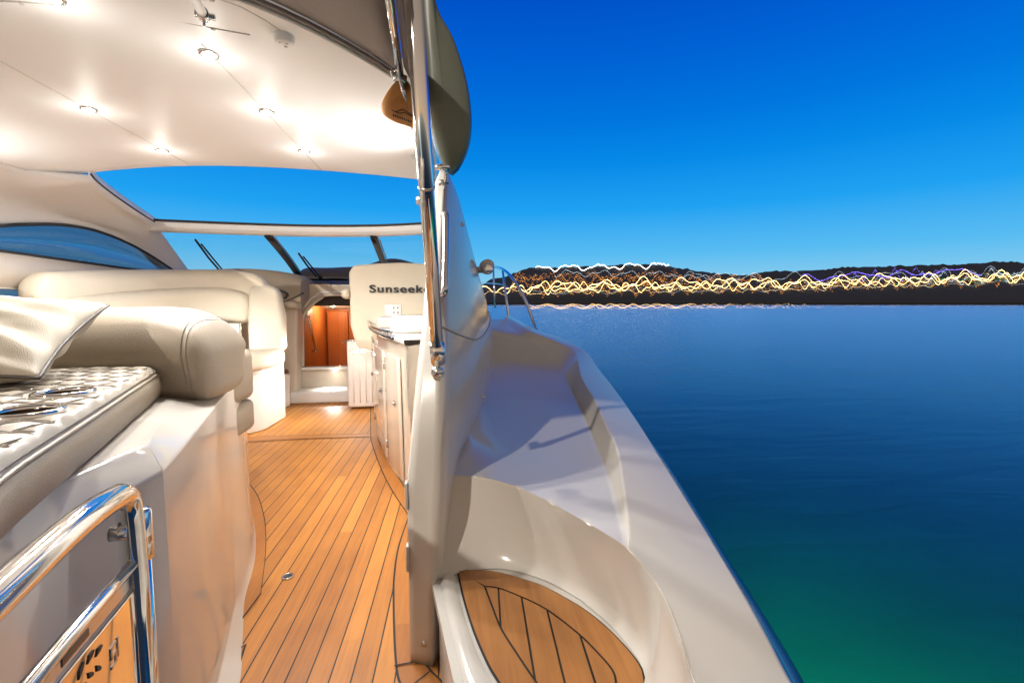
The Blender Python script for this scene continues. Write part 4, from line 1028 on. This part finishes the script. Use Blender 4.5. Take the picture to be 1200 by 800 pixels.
# ---- guard rail, cleat, horn lamp
rl = thing('deck_rail', 'curved stainless guard rail with two stanchions on the outer side deck', 'railing', (.9, 4.8, .95))
P = [Zp(630, 391, .95), Yp(624, 374, 4.75), Yp(615, 350, 4.85), Yp(604, 331, 5.1), Yp(594, 319, 5.5), Yp(584, 313.5, 6.1), Yp(574, 313, 7.2), Yp(560, 315, 9.0)]
mk('top_rail', *tube(P, .0165, n=14, smooth_n=60), M['chrome'], rl)
for a, b in ((Yp(589, 316, 5.75), Yp(596, 372, 5.2)), (Yp(578, 313, 6.8), Yp(580, 360, 6.6))): mk('stanchion', *tube([a, b], .014, n=12), M['chrome'], rl)
mk('middle_rail', *tube([Yp(600, 340, 5.3), Yp(590, 334, 5.7), Yp(576, 332, 6.8), Yp(562, 332, 9)], .006, n=8, smooth_n=20), M['chrome'], rl)
clp = Zp(603, 384, .985)
ct = thing('mooring_cleat', 'small chrome mooring cleat at the foot of the guard rail', 'cleat', clp)
mk('base', *lathe([(.03, 0), (.025, .02), (.015, .03), (.015, .05)], clp, n=16), M['chrome'], ct); mk('horn', *tube([clp + Vector((-.02, -.07, .055)), clp + Vector((0, 0, .06)), clp + Vector((.02, .07, .055))], .012, n=10, smooth_n=10), M['chrome'], ct)
lp2 = Yp(571, 316, 2.95)
sl = thing('deck_lamp', 'round white and chrome lamp housing fixed to the edge of the wing', 'lamp', lp2)
mk('housing', *lathe([(.006, -.05), (.032, -.045), (.042, -.03), (.046, .05), (.03, .06)], lp2 + Vector((0, 0, .02)), 'y', 24), M['deck'], sl)
mk('ring', *lathe([(.022, -.058), (.030, -.054), (.032, -.03)], lp2 + Vector((0, 0, -.0)), 'y', 24), M['chrome'], sl)
mk('arm', *tube([lp2 + Vector((-.08, .03, 0)), lp2], .02, n=12), M['deck'], sl)

# ---- ceiling fittings
det = Vector((-.505, 1.78, cz(-.505)))
sd = thing('ceiling_sensor', 'small round white sensor with dark slots on the ceiling near the canvas edge', 'sensor', det)
mk('body', *lathe([(.034, 0), (.034, -.012), (.030, -.026), (.001, -.028)], det, n=26), M['ceil'], sd, bevel=.002)
for dx, dy, r_ in ((-.012, -.010, .004), (.010, -.006, .004), (.0, .014, .006)): mk('port', *lathe([(r_, 0), (r_, -.0285), (.001, -.0288)], det + Vector((dx, dy, -.0005)), n=10), M['grey'], sd)
lights = [((-1.14, 1.70), 'downlight nearest the camera, largest glow at the top of the ceiling'), ((-.82, 1.97), 'ceiling downlight at the near end of the right hand row'), ((-.80, 2.50), 'second downlight of the right hand ceiling row'), ((-.79, 3.10), 'small far downlight of the right row beside the sunroof edge'),
          ((-1.62, 2.60), 'ceiling downlight in the left row beside a panel seam'), ((-1.63, 3.22), 'small far downlight of the left row beside the sunroof edge')]
for (x, y), lab in lights:
    p = Vector((x, y, cz(x)))
    d_ = thing('downlight', lab, 'ceiling light', p, group='round ceiling downlights')
    mk('lens', *lathe([(.024, 0), (.024, -.006), (.012, -.012), (.001, -.013)], p, n=20), M['led'], d_)
    mk('bezel', *lathe([(.036, .0), (.036, -.004), (.026, -.006)], p, n=24), M['chromeb'], d_)
    lamp('SPOT', p + Vector((0, 0, -.03)), 62, WARM, d_, .03, 165, .4); lamp('POINT', p + Vector((0, 0, -.11)), .8, (1, .95, .88), d_, .03)  # added point light floats below each lens to imitate glare and brighten ceiling
# hidden cove lamps that wash the ceiling and the foot lights seen as glare
def uplight(p, tgt, e, lab, sz=.05):
    u = thing('cove_light', lab, 'light', p, group='cove lights washing the ceiling')
    mk('housing', *lathe([(.03, -.03), (.035, 0), (.03, .01)], p, n=16), M['chromeb'], u)
    dr_ = (Vector(tgt) - p).normalized(); lamp('SPOT', p + dr_ * .04, e, (1, .95, .88), u, sz, 165, 1, dr_.to_track_quat('-Z', 'Y').to_euler())
uplight(Vector((-.09, 2.75, 1.82)), (-.75, 2.5, 2.13), 20, 'small lamp behind the thick pole lighting the ceiling corner')
uplight(Vector((-2.72, 2.85, 1.82)), (-2.3, 3.0, 2.12), 24, 'small lamp by the port window lighting the ceiling edge')
def footlight(p, tgt, e, lab):
    u = thing('courtesy_light', lab, 'light', p, group='courtesy lights near the floor')
    mk('lens', *lathe([(.02, -.004), (.02, .004), (.002, .006)], p, n=14), M['led'], u); dr_ = (Vector(tgt) - p).normalized()
    lamp('SPOT', p + dr_ * .05, e, WARM, u, .03, 110, 1, dr_.to_track_quat('-Z', 'Y').to_euler())
footlight(Vector((-.95, 5.50, .695)), (-1.9, 5.1, .3), 70, 'courtesy light under the helm seat facing the cream settee base')
footlight(Vector((-1.35, 6.405, .36)), (-1.38, 6.28, .1), 34, 'courtesy light under the cabin door sill')
footlight(Vector((-.85, 5.46, .70)), (-.88, 5.25, 0), 16, 'courtesy light under the helm seat shining on the teak')
footlight(Vector((-2.3, 4.2, 1.0)), (-1.9, 5.1, .6), 34, 'courtesy light inside the settee corner')

# ================================================================= SEA, SHORE, SKY
WZ = -1.2
def water_mat():
    m, nt, b = nm('sea_water'); nt.nodes.remove(b); out = [n for n in nt.nodes][0]
    tc = N(nt, 'ShaderNodeTexCoord')
    mp = N(nt, 'ShaderNodeMapping'); mp.inputs['Scale'].default_value = (.45, 1.5, 1); mp.inputs['Rotation'].default_value = (0, 0, .25); L(nt, tc.outputs['Object'], mp.inputs[0])
    n1 = N(nt, 'ShaderNodeTexNoise'); n1.inputs['Scale'].default_value = 1.1; n1.inputs['Detail'].default_value = 4; n1.inputs['Roughness'].default_value = .6; n1.inputs['Distortion'].default_value = .6; L(nt, mp.outputs[0], n1.inputs['Vector'])
    n2 = N(nt, 'ShaderNodeTexNoise'); n2.inputs['Scale'].default_value = .10; n2.inputs['Detail'].default_value = 4; L(nt, mp.outputs[0], n2.inputs['Vector'])
    h = math_(nt, 'ADD', n1.outputs[0], math_(nt, 'MULTIPLY', n2.outputs[0], 4))
    bu = N(nt, 'ShaderNodeBump'); bu.inputs['Strength'].default_value = .5; bu.inputs['Distance'].default_value = .025; L(nt, h, bu.inputs['Height'])
    t = N(nt, 'ShaderNodeBsdfTransparent'); t.inputs[0].default_value = (.42, .80, .90, 1)
    g = N(nt, 'ShaderNodeBsdfGlossy'); g.inputs['Roughness'].default_value = .27; g.inputs['Color'].default_value = (.72, .90, 1, 1); L(nt, bu.outputs[0], g.inputs['Normal'])
    fz = N(nt, 'ShaderNodeFresnel'); fz.inputs[0].default_value = 1.33; L(nt, bu.outputs[0], fz.inputs['Normal'])
    mx = N(nt, 'ShaderNodeMixShader'); L(nt, fz.outputs[0], mx.inputs[0]); L(nt, t.outputs[0], mx.inputs[1]); L(nt, g.outputs[0], mx.inputs[2]); L(nt, mx.outputs[0], out.inputs[0])
    return m
sbm = simple('sea_bed', (.012, .18, .58), .9, var=.25, scale=.35)
bed = mk('seabed', [(-4000, -300, -2.9), (4000, -300, -2.9), (4000, 6000, -2.9), (-4000, 6000, -2.9)], [(0, 1, 2, 3)], sbm, smooth=False); tag(bed, kind='structure')
ul = thing('underwater_light', 'green glow of the underwater light beside the hull at the bottom right', 'lamp', (1.26, .6, -1.7))
mk('lens', *lathe([(.05, -.01), (.05, .01), (.01, .02)], (1.26, .6, -1.7), 'x', 16), M['led'], ul)
_d = (Vector((6.5, 3.6, -2.9)) - Vector((1.3, .6, -1.7))).normalized()
lamp('SPOT', (1.3, .6, -1.7), 4600, (.02, 1, .12), ul, .1, 120, 1, _d.to_track_quat('-Z', 'Y').to_euler())
wt = mk('water', [(-4000, -300, WZ), (4000, -300, WZ), (4000, 6000, WZ), (-4000, 6000, WZ)], [(0, 1, 2, 3)], water_mat(), smooth=False); tag(wt, kind='structure')

# hillside town shore: ridge height as a function of bearing
SH = 430.
def shore_y(x): return SH - .20 * max(0, x - 60)
def ridge(x):
    pts = [(-900, 1), (-60, 3), (20, 8), (70, 30), (110, 43), (250, 45), (330, 34), (350, 33), (380, 37), (480, 42), (620, 46), (900, 42)]
    for (a, za), (b, zb) in zip(pts, pts[1:]):
        if x <= b: t = max(0, (x - a) / (b - a)); t = t * t * (3 - 2 * t); return za + (zb - za) * t
    return 40
def hz(x, s):  # s 0..1 up the slope
    return WZ + .5 + (ridge(x) + 2.5 * noise.noise(Vector((x * .02, s * 2, 0))) + 1.6 * noise.noise(Vector((x * .09, s * 3, 5))) + 2.2 * noise.noise(Vector((x * .35, s * 9, 8)))) * (s ** .8)
DEP = 130.
rows = [[Vector((x, shore_y(x) + 8 + DEP * s, hz(x, s))) for s in [k / 12 for k in range(13)]] + [Vector((x, shore_y(x) + 8 + DEP * 2.2, 0))] for x in range(-900, 905, 3)]
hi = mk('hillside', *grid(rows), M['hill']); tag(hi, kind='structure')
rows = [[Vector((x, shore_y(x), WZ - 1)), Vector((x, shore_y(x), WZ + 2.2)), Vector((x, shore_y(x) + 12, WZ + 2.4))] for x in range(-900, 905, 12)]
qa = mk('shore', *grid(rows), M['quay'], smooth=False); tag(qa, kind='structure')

def onhill(px, row):
    """Walk the line of sight until it meets the hillside; a lamp stands on the slope there."""
    d = ray(px, row); t0 = 250 / d.y
    for k in range(700):
        y = 250 + k * .6; t = y / d.y; x = t * d.x; z = H + t * d.z
        s = (y - shore_y(x) - 8) / DEP
        if s > 0:
            s = min(1, s)
            if z <= hz(x, s) + 1.2 or s >= 1: return Vector((x, y, hz(x, s) + 1.5))
        elif y > shore_y(x) and z < WZ + 3: return Vector((x, y, WZ + 3))
    return None
octa = [Vector((1, 0, 0)), Vector((-1, 0, 0)), Vector((0, 1, 0)), Vector((0, -1, 0)), Vector((0, 0, 1)), Vector((0, 0, -1))]
octf = [(0, 2, 4), (2, 1, 4), (1, 3, 4), (3, 0, 4), (2, 0, 5), (1, 2, 5), (3, 1, 5), (0, 3, 5)]
def strand(px0, px1, rowf, amp, per, step, r, ph, mb, jit=.25, gap=.0):  # waves the lamp rows to imitate streaks of the shore lights
    px = px0
    while px < px1:
        k = px / per + ph
        w_ = math.sin(k * 6.283 + 1.9 * noise.noise(Vector((px * .031, ph * 7, 0)))) * (.55 + .8 * abs(noise.noise(Vector((px * .018, ph * 3, 3))))) + .35 * math.sin(k * 14.1 + ph)
        row = rowf(px) + amp * w_ + random.uniform(-jit, jit)
        sl_ = abs(math.cos(k * 6.283)) * amp * 6.283 / per
        if random.random() >= gap:
            p = onhill(px, row)
            if p:
                p.z = max(p.z, WZ + 1); rr = r * random.uniform(.7, 1.25) * (p.y / 470)
                mb.add([p + q_ * rr for q_ in octa], octf)
        px += step / math.sqrt(1 + sl_ ** 2) * random.uniform(.75, 1.25)
def lights_obj(name, label, cat, col, s, specs):
    mb = MB()
    for sp_ in specs: strand(*sp_[:8], mb, *(sp_[8:]))
    o = mb.build(name, emit(name + '_glow', col, s), smooth=False, recalc=False); tag(o, label, cat, kind='stuff'); return o
base_row = lambda px: 337 - .012 * (px - 620) if px < 900 else 333.6 - .030 * (px - 900)
lights_obj('hill_lamps', 'bright white row of lamps highest on the hillside left of centre shore', 'lamps', (1, .86, .72), 9, [(628, 784, lambda p: 315 - .03 * (p - 628), 4.6, 34, .36, .27, .1)])
lights_obj('town_lamps', 'wide golden band of town lamps along the far shore', 'lamps', (1, .66, .26), 8, [
    (560, 1330, base_row, 5.4, 38, .42, .25, .0), (590, 1330, lambda p: base_row(p) + 1.5, 5.6, 27, .46, .23, .37), (640, 1330, lambda p: base_row(p) - 2.0, 7.0, 47, .42, .26, .71),
    (560, 1100, lambda p: base_row(p) + 6, 3, 31, .9, .16, .15)])
lights_obj('amber_lamps', 'dim amber house lamps scattered over the dark hillside', 'lamps', (1, .38, .08), 2.2, [
    (600, 900, lambda p: base_row(p) - 7, 6, 23, .5, .24, .3, 3), (600, 1330, lambda p: base_row(p) + 3, 6, 19, .5, .22, .9, 3), (600, 800, lambda p: base_row(p) - 12, 4, 29, .6, .22, .63, 3)])
lights_obj('pale_lamps', 'faint bluish white lamps above the golden band', 'lamps', (.62, .82, 1), 1.4, [
    (650, 900, lambda p: 320 + .015 * (p - 650), 4.5, 36, .5, .2, .2, .4), (780, 1330, lambda p: base_row(p) - 5, 8, 57, .5, .2, .44, .3), (1080, 1330, lambda p: base_row(p) - 2, 8, 30, .45, .25, .8, 1.5), (620, 1330, lambda p: base_row(p) + 6, 3, 60, 1.0, .2, .3, .6)])
lights_obj('violet_lamps', 'violet and blue lamps over the right part of the far shore', 'lamps', (.22, .16, 1), 4, [
    (940, 1150, lambda p: base_row(p) - 7 - .01 * (p - 940), 4.0, 60, .5, .26, .12), (1000, 1100, lambda p: base_row(p) - 6, 7, 26, .7, .22, .5, 1.5)])
lights_obj('green_lamps', 'few green lamps within the golden band near the right edge', 'lamps', (.1, .8, .35), 1.6, [(1020, 1330, lambda p: base_row(p) + 1, 6, 44, .9, .22, .33, 2)])
# glowing specks added low over the sea to imitate reflected shore lights
mb = MB()
for ph, amp in ((.1, .8), (.55, .6), (.8, .5)):
    x = 33.
    while x < 152:
        y = 178 + 16 * noise.noise(Vector((x * .03, ph * 5, 0))); z = WZ + .9 + 1.15 * amp * math.sin(x * .66 + ph * 9 + 2.5 * noise.noise(Vector((x * .07, ph * 4, 2))))
        if random.random() < (1 if x < 100 else .6 - .5 * (x - 100) / 52): mb.add([Vector((x, y, max(z, WZ + .12))) + q_ * random.uniform(.06, .11) for q_ in octa], octf)
        x += random.uniform(.10, .24)
o = mb.build('reflection_glints', emit('reflection_glow', (1, .60, .24), 2.6), smooth=False, recalc=False); tag(o, 'soft golden glints added low over the sea, standing in for reflected shore lights', 'lamps', kind='stuff')

# ---- world: dusk sky, blue ahead; warm glow aft added to neutralise the deck
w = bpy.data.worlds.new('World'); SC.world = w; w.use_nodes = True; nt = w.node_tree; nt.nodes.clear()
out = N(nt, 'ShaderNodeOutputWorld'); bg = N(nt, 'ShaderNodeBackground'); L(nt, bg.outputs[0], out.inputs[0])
SUN_EL, SUN_AZ = math.radians(32), math.radians(219)     # bearing the light comes from, clockwise from the bow
tc = N(nt, 'ShaderNodeTexCoord'); sp = N(nt, 'ShaderNodeSeparateXYZ'); L(nt, tc.outputs['Generated'], sp.inputs[0])
ramp = N(nt, 'ShaderNodeValToRGB'); el = ramp.color_ramp.elements
def s2l(c): return tuple(((v / 255) / 12.92 if v / 255 <= .04045 else ((v / 255 + .055) / 1.055) ** 2.4) for v in c)
stops = [(0.0, (152, 206, 232)), (.045, (134, 203, 237)), (.096, (88, 188, 242)), (.18, (32, 162, 242)), (.265, (6, 138, 232)), (.34, (0, 117, 222)), (.43, (0, 98, 212)), (.53, (0, 78, 198)), (.60, (22, 62, 140)), (.72, (104, 96, 92)), (1, (118, 104, 94))]  # grey upper stops added to offset the blue light on the deck
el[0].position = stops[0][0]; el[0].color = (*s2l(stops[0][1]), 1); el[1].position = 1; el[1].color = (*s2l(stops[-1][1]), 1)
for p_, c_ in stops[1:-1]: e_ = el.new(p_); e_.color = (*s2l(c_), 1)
L(nt, sp.outputs[2], ramp.inputs[0])
sky = N(nt, 'ShaderNodeTexSky', sky_type='NISHITA'); sky.sun_disc = False; sky.sun_elevation = math.radians(2.0); sky.sun_rotation = SUN_AZ; sky.ozone_density = 4; sky.dust_density = 2
# Nishita dusk glow, faded in with the added warm tone behind the camera
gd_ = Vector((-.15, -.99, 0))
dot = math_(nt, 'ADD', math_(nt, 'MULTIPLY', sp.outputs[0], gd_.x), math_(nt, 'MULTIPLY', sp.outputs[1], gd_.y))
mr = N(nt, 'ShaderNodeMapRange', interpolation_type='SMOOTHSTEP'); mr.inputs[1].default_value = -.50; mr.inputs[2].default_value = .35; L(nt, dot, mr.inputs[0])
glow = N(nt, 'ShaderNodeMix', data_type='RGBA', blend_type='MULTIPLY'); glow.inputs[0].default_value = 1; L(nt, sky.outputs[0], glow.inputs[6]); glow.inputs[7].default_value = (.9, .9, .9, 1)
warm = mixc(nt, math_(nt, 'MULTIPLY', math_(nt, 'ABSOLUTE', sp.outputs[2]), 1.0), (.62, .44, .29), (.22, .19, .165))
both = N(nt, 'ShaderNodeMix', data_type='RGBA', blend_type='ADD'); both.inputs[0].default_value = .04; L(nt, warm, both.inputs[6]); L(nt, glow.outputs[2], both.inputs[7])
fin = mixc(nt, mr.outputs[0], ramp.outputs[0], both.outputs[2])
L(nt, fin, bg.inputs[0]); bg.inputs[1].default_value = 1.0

sun = bpy.data.lights.new('sun', 'SUN'); sun.energy = 1.7; sun.angle = math.radians(1.2); sun.color = (1, .90, .78)
so_ = link(bpy.data.objects.new('sun', sun)); dirv = -Vector((math.sin(SUN_AZ) * math.cos(SUN_EL), math.cos(SUN_AZ) * math.cos(SUN_EL), math.sin(SUN_EL)))
so_.rotation_euler = dirv.to_track_quat('-Z', 'Y').to_euler()

SC.view_settings.view_transform = 'Standard'; SC.view_settings.look = 'None'; SC.view_settings.exposure = 0; SC.view_settings.gamma = 1
SC.render.engine = 'CYCLES'
c = SC.cycles; c.use_denoising = True; c.max_bounces = 10; c.diffuse_bounces = 5; c.glossy_bounces = 6; c.transparent_max_bounces = 12; c.sample_clamp_indirect = 6; c.caustics_reflective = False; c.caustics_refractive = False
try: c.denoiser = 'OPENIMAGEDENOISE'
except Exception: pass
